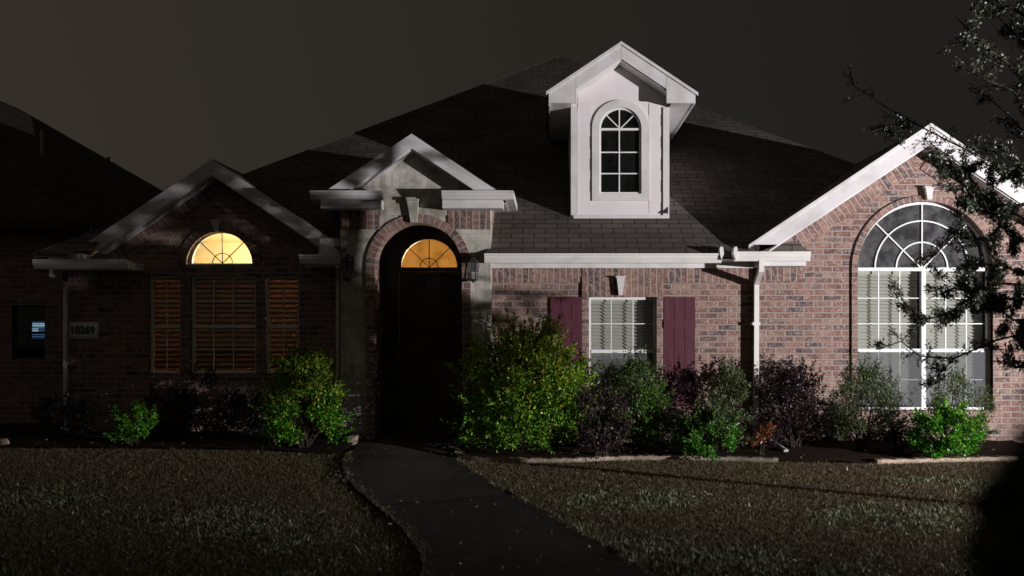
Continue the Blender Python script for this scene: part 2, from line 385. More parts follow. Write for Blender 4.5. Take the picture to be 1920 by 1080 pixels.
# walkway strip between two edge lines
Le = [G(*p) for p in ((700, 812), (664, 846), (640, 868), (650, 905), (690, 940), (745, 985), (788, 1040), (800, 1080))]
Re = [G(*p) for p in ((868, 812), (862, 846), (858, 868), (905, 898), (985, 942), (1080, 995), (1165, 1045), (1222, 1080))]
Le += [Vector((-.78, 4.6, 0)), Vector((-.72, 3, 0)), Vector((-.66, -2, 0))]; Re += [Vector((.66, 4.6, 0)), Vector((.72, 3, 0)), Vector((.75, -2, 0))]
def resample(pl, n):
    pl = [Vector(p) for p in pl]
    for _ in range(3):
        q = [pl[0]]
        for a, b in zip(pl, pl[1:]): q += [a * .75 + b * .25, a * .25 + b * .75]
        pl = q + [pl[-1]]
    d = [0]
    for a, b in zip(pl, pl[1:]): d.append(d[-1] + (b - a).length)
    o_ = []
    for k in range(n):
        t = d[-1] * k / (n - 1); i = max(0, min(len(pl) - 2, next((j for j in range(len(d)) if d[j] > t), len(d)) - 1))
        o_.append(pl[i].lerp(pl[i + 1], (t - d[i]) / max(1e-6, d[i + 1] - d[i])))
    return o_
Ln, Rn = resample(Le, 60), resample(Re, 60)
mb = MB()
for k in range(59):
    for j in range(6):
        q = []
        for (kk, jj) in ((k, j), (k, j + 1), (k + 1, j + 1), (k + 1, j)):
            p = Ln[kk].lerp(Rn[kk], jj / 6); q.append((p.x, p.y, float(gz(p.x, p.y)) + .03 + (0 if kk % 9 else -.012)))
        mb.face(q)
    for S_ in (Ln, Rn):
        a, b = S_[k], S_[k + 1]; za, zb = float(gz(a.x, a.y)), float(gz(b.x, b.y))
        mb.face([(a.x, a.y, za - .05), (b.x, b.y, zb - .05), (b.x, b.y, zb + .03), (a.x, a.y, za + .03)])
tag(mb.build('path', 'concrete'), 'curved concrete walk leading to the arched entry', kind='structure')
# garden beds
EL = [G(*p) for p in ((-60, 842), (100, 842), (300, 843), (500, 846), (635, 856))] + [G(*p) for p in ((650, 846), (688, 812))]
ER = [G(*p) for p in ((880, 822), (860, 846), (858, 858), (880, 864), (960, 867), (1060, 868), (1120, 864), (1200, 862), (1340, 863), (1480, 868), (1600, 870), (1720, 868), (1800, 865), (1870, 864), (2000, 862))]
ELs, ERs = resample(EL, 90), resample(ER, 160)
for nm, E, lab in (('flower_bed', ELs, 'dark mulch bed left of the walk'), ('flower_bed', ERs, 'dark mulch bed right of the walk')):
    mb = MB()
    for k in range(len(E) - 1):
        for j in range(6):
            q = []
            for (kk, jj) in ((k, j), (k + 1, j), (k + 1, j + 1), (k, j + 1)):
                p = E[kk]; y = p.y + (12.3 - p.y) * jj / 6; 
                q.append((p.x, y, float(gz(p.x, y)) + .022 + .05 * math.sin(math.pi * min(1, jj / 3) / 2) + .012 * math.sin(p.x * 9 + y * 7)))
            mb.face(q)
    tag(mb.build('flower_bed', 'mulch', smooth=True), lab, kind='structure')
def edging(E, segs, label):
    root = thing('garden_edging', (E[0].x, E[0].y, float(gz(E[0].x, E[0].y))), label, 'edging')
    for s0, s1 in segs:
        mb = MB(); pts = E[s0:s1 + 1]
        for k in range(len(pts) - 1):
            a, b = pts[k], pts[k + 1]; d = (b - a).normalized(); n = Vector((-d.y, d.x, 0)) * .045
            za, zb = float(gz(a.x, a.y)), float(gz(b.x, b.y)); ht = (.05 if a.x > -1.5 else .115) + .004 * math.sin(k * 1.7)
            A = [(a - n), (b - n), (b + n), (a + n)]; zz = [za, zb, zb, za]
            top = [(p.x, p.y, z + ht) for p, z in zip(A, zz)]; bot = [(p.x, p.y, z - .05) for p, z in zip(A, zz)]
            mb.face(top)
            for q0, q1 in ((0, 1), (1, 2), (2, 3), (3, 0)): mb.face([bot[q0], bot[q1], top[q1], top[q0]])
        mb.build('edging_stone', 'edging', root)
edging(ELs, [(i, min(i + 4, 89)) for i in range(70, 89, 4)], 'short slanting stone edging at the left side of the walk')
edging(ERs, [(i, i + 9) for i in range(0, 99, 9)] + [(i, i + 9) for i in range(118, 150, 9)], 'low pale concrete edging curving along the right bed')

# ------------------------------------------------------------------ leaves
def leaf_mesh(name, pos, ax, nr, ln, wd, colr, m, parent=None):
    n = len(pos); nr = nr - (nr * ax).sum(1, keepdims=True) * ax; nr /= np.linalg.norm(nr, axis=1, keepdims=True) + 1e-9
    sd = np.cross(ax, nr); ln = np.broadcast_to(ln, (n,))[:, None]; wd = np.broadcast_to(wd, (n,))[:, None]
    v = np.stack([pos, pos + ax * ln * .45 + sd * wd / 2 + nr * wd * .15, pos + ax * ln, pos + ax * ln * .45 - sd * wd / 2 + nr * wd * .15], 1).reshape(-1, 3)
    me = bpy.data.meshes.new(name); me.vertices.add(4 * n); me.vertices.foreach_set('co', v.astype(np.float32).ravel())
    me.loops.add(4 * n); me.loops.foreach_set('vertex_index', np.arange(4 * n, dtype=np.int32))
    me.polygons.add(n); me.polygons.foreach_set('loop_start', np.arange(0, 4 * n, 4, dtype=np.int32)); me.polygons.foreach_set('loop_total', np.full(n, 4, np.int32))
    me.update(); at = me.color_attributes.new('leaf', 'FLOAT_COLOR', 'POINT')
    c4 = np.repeat(np.concatenate([colr, np.ones((n, 1))], 1), 4, 0); at.data.foreach_set('color', c4.astype(np.float32).ravel())
    me.materials.append(M[m]); return link(name, me, parent)
def rdir(n):
    d = rng.normal(size=(n, 3)); return d / np.linalg.norm(d, axis=1, keepdims=True)
def pick(cols, wts, n):
    c = np.array(cols)[rng.choice(len(cols), n, p=np.array(wts) / sum(wts))]
    return np.clip(c * rng.uniform(.65, 1.35, (n, 1)) + rng.normal(0, .006, (n, 3)), .003, 1)

def shrub(name, label, cx, ytop, ybot, hw, Y, low, high, n=5000, ls=.03, lw=.5, up=.5, shape=1.0, clumps=60, fl=.55, dy=None, wisps=0, group=None, lean=0.0, cat='shrub'):
    x0 = X(cx, Y); z0 = float(gz(x0, Y)) + .05; z1 = Z(ytop, Y); zb = max(z0, Z(ybot, Y)); rx = hw / F * Y; ry = dy or rx * .8; hz = (z1 - zb)
    root = thing(name, (x0, Y, z0), label, cat, group)
    # clump centres through the crown volume
    t = rng.uniform(.08, 1, clumps) ** .9; a = rng.uniform(0, 2 * np.pi, clumps); rr = rng.uniform(.25, 1, clumps) ** .5
    prof = np.sqrt(np.clip(1 - ((t - fl) / (1.0 - fl if True else 1)) ** 2 * (t > fl) - ((fl - t) / (fl + .25)) ** 2 * (t <= fl), .04, 1)) ** shape
    cc = np.stack([x0 + lean * (t - .5) + np.cos(a) * rr * rx * prof * .86, Y + np.sin(a) * rr * ry * prof * .86, zb + t * hz * .93], 1)
    cr = rng.uniform(.10, .24, clumps) * (rx + hz / 2) * .62
    ci = rng.integers(0, clumps, n); d = rdir(n)
    rad = rng.uniform(.2, 1, n) ** .6
    pos = cc[ci] + d * (cr[ci] * rad)[:, None]
    ax = d * .7 + np.stack([np.zeros(n), np.zeros(n), np.full(n, up)], 1) + rdir(n) * .5; ax /= np.linalg.norm(ax, axis=1, keepdims=True)
    ns = int(clumps * 1.3); si = rng.integers(0, clumps, ns); sd_ = cc[si] - np.array([x0, Y, zb + hz * .35]); sd_ /= np.linalg.norm(sd_, axis=1, keepdims=True) + 1e-6
    sd_ = sd_ + np.array([0, 0, .35 + up * .4]) + rdir(ns) * .35; sd_ /= np.linalg.norm(sd_, axis=1, keepdims=True)
    sl = rng.uniform(.3, 1.0, ns) * (rx + hz / 2) * .20; per = max(6, n // 900 + 8)
    sp = np.repeat(cc[si] + sd_ * (cr[si] * .8)[:, None], per, 0); tq = np.tile(np.linspace(0, 1, per), ns)[:, None]; sdr = np.repeat(sd_, per, 0)
    pos = np.concatenate([pos, sp + sdr * np.repeat(sl, per)[:, None] * tq + rdir(ns * per) * ls * .35]); ax2 = sdr * .8 + rdir(ns * per) * .8; ax2 /= np.linalg.norm(ax2, axis=1, keepdims=True)
    ax = np.concatenate([ax, ax2]); ci = np.concatenate([ci, np.repeat(si, per)]); n = len(pos)
    pos[:, 2] = np.maximum(pos[:, 2], z0 + .01)
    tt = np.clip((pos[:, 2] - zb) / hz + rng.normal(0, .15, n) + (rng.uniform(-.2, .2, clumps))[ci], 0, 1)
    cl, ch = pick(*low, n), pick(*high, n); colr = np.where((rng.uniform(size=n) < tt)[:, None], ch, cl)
    leaf_mesh('foliage', pos, ax, rdir(n) + np.array([0, -.3, .6]), rng.uniform(.7, 1.3, n) * ls, ls * lw * rng.uniform(.8, 1.2, n), colr, 'leaf', root)
    st = MB()
    for k in range(0, clumps, 4):
        c = Vector(cc[k]); b = Vector((x0 + random.uniform(-.06, .06), Y + random.uniform(-.06, .06), z0 - .03)); md = b.lerp(c, .5) + Vector((random.uniform(-.05, .05), 0, .06))
        st.tube([b, md, c], .008, 5, .0025)
    for k in range(wisps):
        ang = random.uniform(0, 6.28); b = Vector((x0, Y, zb + hz * .6)); tp = Vector((x0 + math.cos(ang) * rx * random.uniform(.3, 1.15), Y + math.sin(ang) * ry * .8, z1 + random.uniform(-.12, .14)))
        st.tube([b, b.lerp(tp, .6) + Vector((0, 0, .05)), tp], .004, 4, .0015)
    st.build('stem', 'bark', root)
    return root
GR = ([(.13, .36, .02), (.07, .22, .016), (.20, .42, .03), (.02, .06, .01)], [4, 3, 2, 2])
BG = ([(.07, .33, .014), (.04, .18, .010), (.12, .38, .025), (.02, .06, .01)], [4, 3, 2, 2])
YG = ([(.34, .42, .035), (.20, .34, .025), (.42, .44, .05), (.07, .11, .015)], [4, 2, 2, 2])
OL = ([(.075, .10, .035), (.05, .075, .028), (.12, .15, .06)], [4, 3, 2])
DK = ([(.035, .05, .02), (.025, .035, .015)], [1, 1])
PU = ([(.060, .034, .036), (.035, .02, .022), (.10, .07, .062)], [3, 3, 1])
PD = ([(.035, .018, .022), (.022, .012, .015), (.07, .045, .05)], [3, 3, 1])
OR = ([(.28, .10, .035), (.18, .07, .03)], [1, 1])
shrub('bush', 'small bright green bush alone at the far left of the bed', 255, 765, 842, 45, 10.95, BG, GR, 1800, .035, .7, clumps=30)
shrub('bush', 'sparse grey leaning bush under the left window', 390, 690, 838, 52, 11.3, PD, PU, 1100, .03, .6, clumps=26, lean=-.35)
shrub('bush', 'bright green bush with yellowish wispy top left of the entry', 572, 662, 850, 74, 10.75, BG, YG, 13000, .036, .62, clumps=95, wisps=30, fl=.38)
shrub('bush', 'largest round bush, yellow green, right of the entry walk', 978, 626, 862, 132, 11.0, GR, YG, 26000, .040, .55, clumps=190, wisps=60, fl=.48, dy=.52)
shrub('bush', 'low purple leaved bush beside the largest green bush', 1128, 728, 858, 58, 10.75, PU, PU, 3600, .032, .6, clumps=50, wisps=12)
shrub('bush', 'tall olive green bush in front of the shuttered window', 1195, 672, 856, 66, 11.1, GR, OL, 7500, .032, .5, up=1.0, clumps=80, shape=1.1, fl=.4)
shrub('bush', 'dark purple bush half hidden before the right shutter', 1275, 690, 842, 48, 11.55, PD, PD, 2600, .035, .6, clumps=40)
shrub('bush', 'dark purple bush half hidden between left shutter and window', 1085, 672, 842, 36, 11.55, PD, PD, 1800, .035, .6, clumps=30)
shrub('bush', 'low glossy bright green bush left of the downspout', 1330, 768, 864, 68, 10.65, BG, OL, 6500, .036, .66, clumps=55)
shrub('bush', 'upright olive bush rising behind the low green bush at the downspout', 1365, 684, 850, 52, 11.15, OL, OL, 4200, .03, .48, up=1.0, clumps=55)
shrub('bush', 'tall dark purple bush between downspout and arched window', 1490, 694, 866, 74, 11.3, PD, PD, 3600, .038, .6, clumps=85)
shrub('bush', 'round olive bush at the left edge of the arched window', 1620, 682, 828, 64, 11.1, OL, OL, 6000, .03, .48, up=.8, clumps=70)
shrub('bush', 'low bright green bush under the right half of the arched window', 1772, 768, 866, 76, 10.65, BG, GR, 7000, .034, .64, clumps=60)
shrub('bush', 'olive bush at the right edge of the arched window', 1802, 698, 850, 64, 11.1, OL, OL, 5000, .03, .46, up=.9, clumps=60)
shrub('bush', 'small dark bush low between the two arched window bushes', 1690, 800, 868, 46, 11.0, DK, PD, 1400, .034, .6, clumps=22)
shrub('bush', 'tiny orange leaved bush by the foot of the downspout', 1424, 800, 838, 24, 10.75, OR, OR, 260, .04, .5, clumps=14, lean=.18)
shrub('bush', 'low dark bush by the wall between small green bush and leaning grey bush', 320, 735, 838, 62, 11.75, PD, DK, 2200, .034, .6, clumps=40)  # faint plants; these three bushes added dark to block the lit wall behind
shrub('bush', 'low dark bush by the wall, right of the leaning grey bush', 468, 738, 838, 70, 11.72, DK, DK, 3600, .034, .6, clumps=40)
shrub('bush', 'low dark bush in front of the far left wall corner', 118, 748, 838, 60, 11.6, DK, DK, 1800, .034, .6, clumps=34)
# scattered fallen leaves and weeds, grass
def lawn_blades():
    n = 330000; y = 5.0 + 6.2 * rng.uniform(size=n) ** .85; x = rng.uniform(-1, 1, n) * (.64 * y + .3)
    def edge(L, yy):
        a = np.array([[p.x, p.y] for p in L]); o_ = np.argsort(a[:, 1]); return np.interp(yy, a[o_, 1], a[o_, 0])
    le, re = edge(Ln, y), edge(Rn, y)
    wob = .025 * np.sin(y * 9) + rng.normal(0, .035, n)
    keep = (x < le + wob + .03) | (x > re + wob - .03)
    def bedy(E, xx):
        a = np.array([[p.x, p.y] for p in E]); o_ = np.argsort(a[:, 0]); return np.interp(xx, a[o_, 0], a[o_, 1])
    by = np.where(x < -1.8, bedy(ELs[:78], x), bedy(ERs[12:], x))
    keep &= y < by - .03 + rng.normal(0, .03, n)
    x, y, le_, re_ = x[keep], y[keep], le[keep], re[keep]; n = len(x)
    pn = np.sin(x * 2.3 + 1.3 * np.sin(y * 1.9)) + np.sin(y * 3.1 + x) + np.sin(x * 7.1 - y * 5.3) * .6 + rng.normal(0, .5, n)
    green = (pn + rng.normal(0, .9, n) > 1.75 + .25 * (y - 7)) & (y < 9.4)
    dry, gr = pick([(.15, .122, .068), (.105, .084, .046), (.20, .168, .10)], [4, 4, 1], n), pick([(.17, .19, .105), (.36, .38, .25), (.08, .095, .05)], [3, 2, 3], n)
    col = np.where(green[:, None], gr, dry)
    h = rng.uniform(.016, .042, n) * np.where(green, 1.4, 1) * (1 + (rng.uniform(size=n) > .992) * 1.2)
    ax = np.stack([rng.normal(0, .55, n), rng.normal(0, .55, n), np.full(n, .75)], 1); ax /= np.linalg.norm(ax, axis=1, keepdims=True)
    pos = np.stack([x, y, gz(x, y) - .002 + .028 * ((x > le_ - .01) & (x < re_ + .01))], 1)
    o = leaf_mesh('grass', pos, ax, rdir(n), h, rng.uniform(.0025, .005, n) * np.where(green, 1.9, 1), col, 'blade')
    tag(o, 'short brown dormant grass with scattered green weeds', 'grass', kind='stuff')
    m_ = 900; yy = rng.uniform(5.6, 11.6, m_); xx = rng.uniform(-1, 1, m_) * .62 * yy
    pos = np.stack([xx, yy, gz(xx, yy) + .03 + (yy > 10.3) * .05], 1)
    a = rdir(m_) * np.array([1, 1, .25]); a /= np.linalg.norm(a, axis=1, keepdims=True)
    o = leaf_mesh('fallen_leaves', pos, a, np.array([0, 0, 1.]) + rdir(m_) * .6, rng.uniform(.025, .05, m_), rng.uniform(.008, .018, m_), pick([(.4, .33, .22), (.30, .17, .09), (.5, .46, .38)], [3, 3, 1], m_), 'blade')
    tag(o, 'small pale fallen leaves scattered over lawn and beds', 'leaves', kind='stuff')
lawn_blades()

# ------------------------------------------------------------------ THE HOUSE
YM, YR, YLf, YP, YD = 12.0, 11.9, 12.1, 11.65, 12.55        # wall planes: middle, right wing, left wing, portico, door
house = thing('brick_house', (0, 12, 0), 'single storey brick house with white gables, dormer and arched entry', 'house')
SPLIT = {'brick_band', 'brick_jamb', 'siding_board', 'corner_board', 'entry_side_wall', 'portico_side_wall', 'dormer_side_wall', 'fascia', 'cornice', 'window_header', 'keystone_'}
def islands(mb):
    par = {}
    def fd(a):
        while par[a] != a: par[a] = par[par[a]]; a = par[a]
        return a
    key = [tuple(round(c, 4) for c in p) for p in mb.v]
    for k in key: par.setdefault(k, k)
    for f in mb.f:
        for i in f[1:]: par[fd(key[i])] = fd(key[f[0]])
    out_ = {}; u = 0
    for f in mb.f:
        g = out_.setdefault(fd(key[f[0]]), MB()); g.face([mb.v[i] for i in f], [mb.uv[i] for i in f])
    return list(out_.values())
def part(mb, name, m, parent=house, label=None, smooth=False):
    if name in SPLIT:
        for g in islands(mb): o = g.build(name, m, parent, smooth)
    else: o = mb.build(name, m, parent, smooth)
    if label: o['label'] = label
    return o
PITCH = .667
EY, EZ = 11.55, 2.54                                          # main eave
def roofz(y): return EZ + PITCH * (y - EY)
# main hip roof
hx0, hx1 = -6.58, 6.98; pk = Vector(((hx0 + hx1) / 2, EY + (hx1 - hx0) / 2, EZ + PITCH * (hx1 - hx0) / 2)); by = EY + (hx1 - hx0)
mb = MB()
A, B, C_, D_ = (hx0, EY, EZ), (hx1, EY, EZ), (hx1, by, EZ), (hx0, by, EZ)
for a, b in ((B, C_), (C_, D_), (D_, A)): mb.face([a, b, tuple(pk)])
XP0, XP1 = X(638, 11.65), X(920, 11.65)
axl_, axr_ = X(397, 11.8), X(1745, 11.55)
front = [(hx0, EY), (axl_ - 1.70, EY), (axl_, EY + 1.70), (axl_ + 1.2, EY + .50), (XP0 + .05, EY + .02), (-2.19, 12.62), (X(772, 11.42), 13.5), (XP1 - .05, 12.62), (XP1 - .05, EY),
         (axr_ - 2.24, EY), (axr_ - .08, EY + 2.20), (axr_ + 2.0, EY + .14), (hx1, EY)]
for a, b in zip(front, front[1:]):
    mb.face([(a[0], a[1], EZ + PITCH * (a[1] - EY)), (b[0], b[1], EZ + PITCH * (b[1] - EY)), tuple(pk)])
for a, b in ((A, (axl_ - 1.74, EY, EZ)), ((XP1, EY, EZ), (axr_ - 2.24, EY, EZ)), (B, C_), (C_, D_), (D_, A)): mb.face([(a[0], a[1], EZ - .05), (b[0], b[1], EZ - .05), b, a])
for a in (A, B):                                              # hip caps
    mb.tube([Vector(a) + Vector((0, 0, -.012)), pk + Vector((0, 0, -.012))], .017, 6)
mroof = part(mb, 'roof', 'shingle')

def gable_roof(ax, az, fx, y0, y1, name='roof', th=.05):        # two slabs meeting at ridge (ax, az), foot half width fx
    mb = MB(); fz = az - fx * PITCH
    for sgn in (-1, 1):
        a, b = (ax, az), (ax + sgn * fx, fz)
        q = [a, b, (b[0], b[1] - th), (a[0], a[1] - th)]
        mb.prism(q, y0, y1)
    return mb
def rake(ax, az, fx, fxr, y0, y1, wd, cutz=None):               # fascia boards following the rake
    mb = MB()
    for sgn, f in ((-1, fx), (1, fxr)):
        b = (ax + sgn * f, az - f * PITCH); wv = wd
        xin = ax + sgn * (f - wv / PITCH)
        mb.prism([(ax, az), b, (xin, b[1]), (ax, az - wv)], y0, y1)
    return mb

# ---- left wing
XLl, XLr = X(128, YLf), X(642, YLf)
axl, azl = X(397, 11.8), Z(297, 11.8)
cxa, cza, ra = X(412, YLf), Z(497, YLf), 62 / F * YLf                 # arch light in the left gable
zsill, zhead = Z(700, YLf), Z(517, YLf)
cols = [(278, 338), (356, 480), (497, 560)]
def gabz(x): return azl - .16 - abs(x - axl) * PITCH
outl = [(XLl, -.1), (XLr, -.1), (XLr, 2.45), (axl + (azl - .10 - 2.45) / PITCH, 2.45), (axl, azl - .10), (axl - (azl - .10 - 2.45) / PITCH, 2.45), (XLl, 2.45)]
holes = [half_pts(cxa, cza, ra)] + [rect(X(a, YLf), X(b, YLf), zsill, zhead) for a, b in cols]
part(MB().prism(outl, YLf, YLf + .14, holes), 'wall', 'brick', label='shaded brick wall of the left wing')
part(MB().prism([(XLl, -.1), (XLl + .1, -.1), (XLl + .1, 2.45), (XLl, 2.45)], YLf + .14, 24.5), 'wall', 'brick')
part(MB().arc(cxa, cza, ra, ra + .11, 0, math.pi, YLf - .025, YLf + .02), 'brick_arch', 'soldier')
sb = MB()
for sgn in (-1, 1):
    top = Vector((axl, YLf, azl - .14)); bot = Vector((axl + sgn * 1.55, YLf, azl - .14 - 1.55 * PITCH)); d = (bot - top).normalized()
    nrm = Vector((-d.z * sgn, 0, d.x * sgn)) * -.2
    if nrm.z > 0: nrm = -nrm
    sb.band(top + d * .12, bot, nrm, .02)
part(sb, 'brick_band', 'soldier')
ks = MB().prism([(X(404, YLf), Z(434, YLf)), (X(410, YLf), Z(434, YLf)), (X(417, YLf), Z(412, YLf)), (X(396, YLf), Z(412, YLf))], YLf - .05, YLf + .01)
part(ks, 'keystone', 'cast')
part(gable_roof(axl, azl, 1.80, 11.83, 14.6), 'roof', 'shingle', mroof and house)
part(rake(axl, azl - .01, 1.78, 1.78, 11.80, 11.83, .20), 'rake_board', 'trim')
part(MB().prism([(axl, azl - .2), (axl + 1.5, azl - .2 - 1.5 * PITCH), (axl + 1.5, azl - .23 - 1.5 * PITCH), (axl, azl - .23), (axl - 1.5, azl - .23 - 1.5 * PITCH), (axl - 1.5, azl - .2 - 1.5 * PITCH)], 11.83, YLf - .002), 'soffit', 'trim')

def kgutter(mb, x0, x1, yf, zt, d=.12, h=.12):
    pr = [(yf + d, zt - .01), (yf + d, zt - h), (yf + .045, zt - h), (yf + .03, zt - h * .72), (yf + .012, zt - h * .42), (yf + .012, zt - h * .26), (yf, zt - h * .22), (yf, zt), (yf + .01, zt), (yf + .012, zt - .015)]
    return mb.profx(pr, x0, x1)
# left corner cornice return
yf = 11.62
g = kgutter(MB(), X(60, yf), X(238, yf), yf, Z(486, yf)); part(g, 'gutter', 'gutter')
part(MB().box(X(80, yf + .1), X(246, yf + .1), yf + .1, YLf - .003, Z(506, yf + .1), Z(492, yf + .1)), 'frieze_board', 'trim')
part(MB().prism([(X(93, 11.7), Z(486, 11.7)), (X(150, 11.7), Z(486, 11.7)), (X(147, 11.7), Z(475, 11.7)), (X(100, 11.7), Z(475, 11.7))], 11.66, 12.0), 'roof_return', 'trim')
# right return of the left gable, against the portico
part(kgutter(MB(), X(560, yf), X(637, yf), yf, Z(477, yf)), 'gutter', 'gutter')
part(MB().box(X(572, 11.75), X(634, 11.75), 11.75, YLf - .003, Z(500, 11.75), Z(489, 11.75)), 'frieze_board', 'trim')
part(MB().prism([(X(597, 11.7), Z(477, 11.7)), (X(636, 11.7), Z(477, 11.7)), (X(636, 11.7), Z(447, 11.7)), (X(600, 11.7), Z(447, 11.7))], 11.7, 12.05), 'roof_return', 'trim')

# ---- middle wall
XMl, XMr = X(900, YM), X(1440, YM)
wx0, wx1, wz0, wz1 = X(1104, YM), X(1231, YM), Z(768, YM), Z(557, YM)
part(MB().prism(rect(XMl, XMr, -.1, 2.46), YM, YM + .14, [rect(wx0, wx1, wz0, wz1)]), 'wall', 'brick')
sb = MB(); zz = Z(530, YM)
sb.band((X(922, YM), YM, zz), (X(1091, YM), YM, zz), (0, 0, Z(503, YM) - zz), .018); sb.band((X(1243, YM), YM, zz), (X(1412, YM), YM, zz), (0, 0, Z(503, YM) - zz), .018)
part(sb, 'brick_band', 'soldier')
sb = MB(); sb.band((X(1091, YM), YM, wz1), (X(1243, YM), YM, wz1), (0, 0, .27), .035); sb.band((X(1091, YM), YM, wz1 + .272), (X(1243, YM), YM, wz1 + .272), (0, 0, .11), .028)
part(sb, 'window_header', 'soldier')
sb = MB()
for a, b in ((1091, 1104), (1231, 1243)): sb.prism(rect(X(a, YM), X(b, YM), wz0, wz1 - .002), YM - .03, YM + .01)
part(sb, 'brick_jamb', 'brick')
part(MB().box(X(1088, YM), X(1246, YM), YM - .05, YM + .02, wz0 - .075, wz0 - .002), 'brick_sill', 'soldier')
def keystone(cx, y0, y1, wt, wb, Yw):
    mb = MB(); yb = Yw - .09
    mb.prism([(X(cx - wb, Yw), Z(y1, Yw)), (X(cx + wb, Yw), Z(y1, Yw)), (X(cx + wt, Yw), Z(y0 + 3, Yw)), (X(cx - wt, Yw), Z(y0 + 3, Yw))], yb, Yw - .02)
    mb.box(X(cx - wt - 2, Yw), X(cx + wt + 2, Yw), yb - .012, Yw - .02, Z(y0 + 3, Yw) + .001, Z(y0, Yw))
    part(mb, 'keystone', 'cast')
keystone(1163, 518, 554, 7.5, 3.5, YM - .02)
# eaves of the middle: gutter, fascia, frieze, soffit
yg = 11.42
part(kgutter(MB(), X(908, yg), X(1354, yg), yg, Z(475, yg), .12, .118), 'gutter', 'gutter')
part(MB().box(X(908, 11.55), X(1350, 11.55), 11.542, 11.565, 2.42, 2.535), 'fascia', 'trim')
part(MB().box(X(922, YM), X(1412, YM), 11.94, YM - .002, Z(503, YM), 2.448), 'frieze_board', 'trim')
part(MB().box(X(908, 11.57), X(1412, 11.57), 11.567, YM - .002, 2.45, 2.468), 'soffit', 'trim')
for sx in (1346, 1386):                                       # flared gutter end pieces either side of the valley
    mb = MB(); c0 = X(sx, yg)
    s_ = 1 if sx < 1360 else -1
    mb.prism([(c0 + s_ * .045, Z(487, yg)), (c0 + s_ * .075, Z(476, yg)), (c0 + s_ * .065, Z(464, yg)), (c0 + s_ * .035, Z(462, yg)), (c0 + s_ * .02, Z(468, yg)), (c0 + s_ * .025, Z(478, yg))], yg - .012, yg + .11)
    part(mb, 'gutter_end', 'gutter')

# ---- shutters
def shutter(px0, px1, py0, py1):
    x0, x1, z0, z1 = X(px0, YM), X(px1, YM), Z(py1, YM), Z(py0, YM); w_ = x1 - x0; mb = MB()
    for k in range(3):
        a = x0 + w_ * k / 3; mb.box(a + .003, a + w_ / 3 - .003, YM - .032, YM - .008, z0, z1)
    mb.box(x0, x1, YM - .008, YM - .001, z0, z1)
    for zc in (z1 - .36, z0 + .30): mb.box(x0 + .002, x1 - .002, YM - .048, YM - .033, zc - .05, zc + .05)
    part(mb, 'shutter', 'shutter')
shutter(1032, 1091, 557, 762); shutter(1243.5, 1303, 557, 762)

# ---- windows
def blinds(x0, x1, z0, z1, y, m, win, pitch=.046, tilt=52, hw=.0275):
    mb = MB(); n = int((z1 - z0) / pitch); c, s_ = math.cos(math.radians(tilt)) * hw, math.sin(math.radians(tilt)) * hw
    for k in range(n):
        z = z1 - pitch * (k + .5); sag = random.uniform(-.0012, .0012)
        mb.face([(x0, y - c, z - s_ + sag), (x1, y - c, z - s_ - sag), (x1, y + c, z + s_ - sag), (x0, y + c, z + s_ + sag)])
    mb.box(x0, x1, y - .02, y + .02, z1 - .012, z1 + .03)
    mb.build('blind', m, win)
    if m.startswith('slat_') :
        lv = MB()
        for k in range(n + 1): z = z1 - pitch * k; lv.box(x0, x1, y - .014, y - .010, z - .013, z + .011)  # added dark bars stand in for shade where the slats overlap
        lv.build('slat_overlap_shade', 'overlap_shade', win)
def room(x0, x1, y0, y1, z0, z1, m, name='interior'):
    a = MB(); a.box(x0, x1, y0, y1, z0, z1); keep = MB()
    for f, k in zip(a.f, range(6)):
        if k == 0: continue
        keep.face([a.v[i] for i in f][::-1])
    return part(keep, name, m)
def sash_frame(mb, x0, x1, z0, z1, y0, y1, t): mb.prism(rect(x0, x1, z0, z1), y0, y1, [rect(x0 + t, x1 - t, z0 + t, z1 - t)])
# middle window
win = MB(); sash_frame(win, wx0 + .001, wx1 - .001, wz0 + .001, wz1 - .001, YM + .075, YM + .125, .032)
zr = Z(659, YM); win.box(wx0 + .034, wx1 - .034, YM + .066, YM + .12, zr - .022, zr + .022)
for px in (1147, 1188): win.box(X(px, YM) - .006, X(px, YM) + .006, YM + .082, YM + .096, wz0 + .034, wz1 - .034)
for py in (607, 712): win.box(wx0 + .034, wx1 - .034, YM + .0835, YM + .0945, Z(py, YM) - .006, Z(py, YM) + .006)
win = part(win, 'window', 'vinyl')
MB().box(wx0 + .033, wx1 - .033, YM + .098, YM + .101, wz0 + .033, wz1 - .033).build('pane', 'glass', win)
MB().box(wx0 + .033, wx1 - .033, YM + .062, YM + .0635, wz0 + .033, zr - .023).build('screen', 'screen', win)
blinds(wx0 + .03, wx1 - .03, wz0 + .03, wz1 - .05, YM + .17, 'slat', win)
room(wx0 - .1, wx1 + .1, YM + .145, YM + 1.2, wz0 - .1, wz1 + .1, 'black')

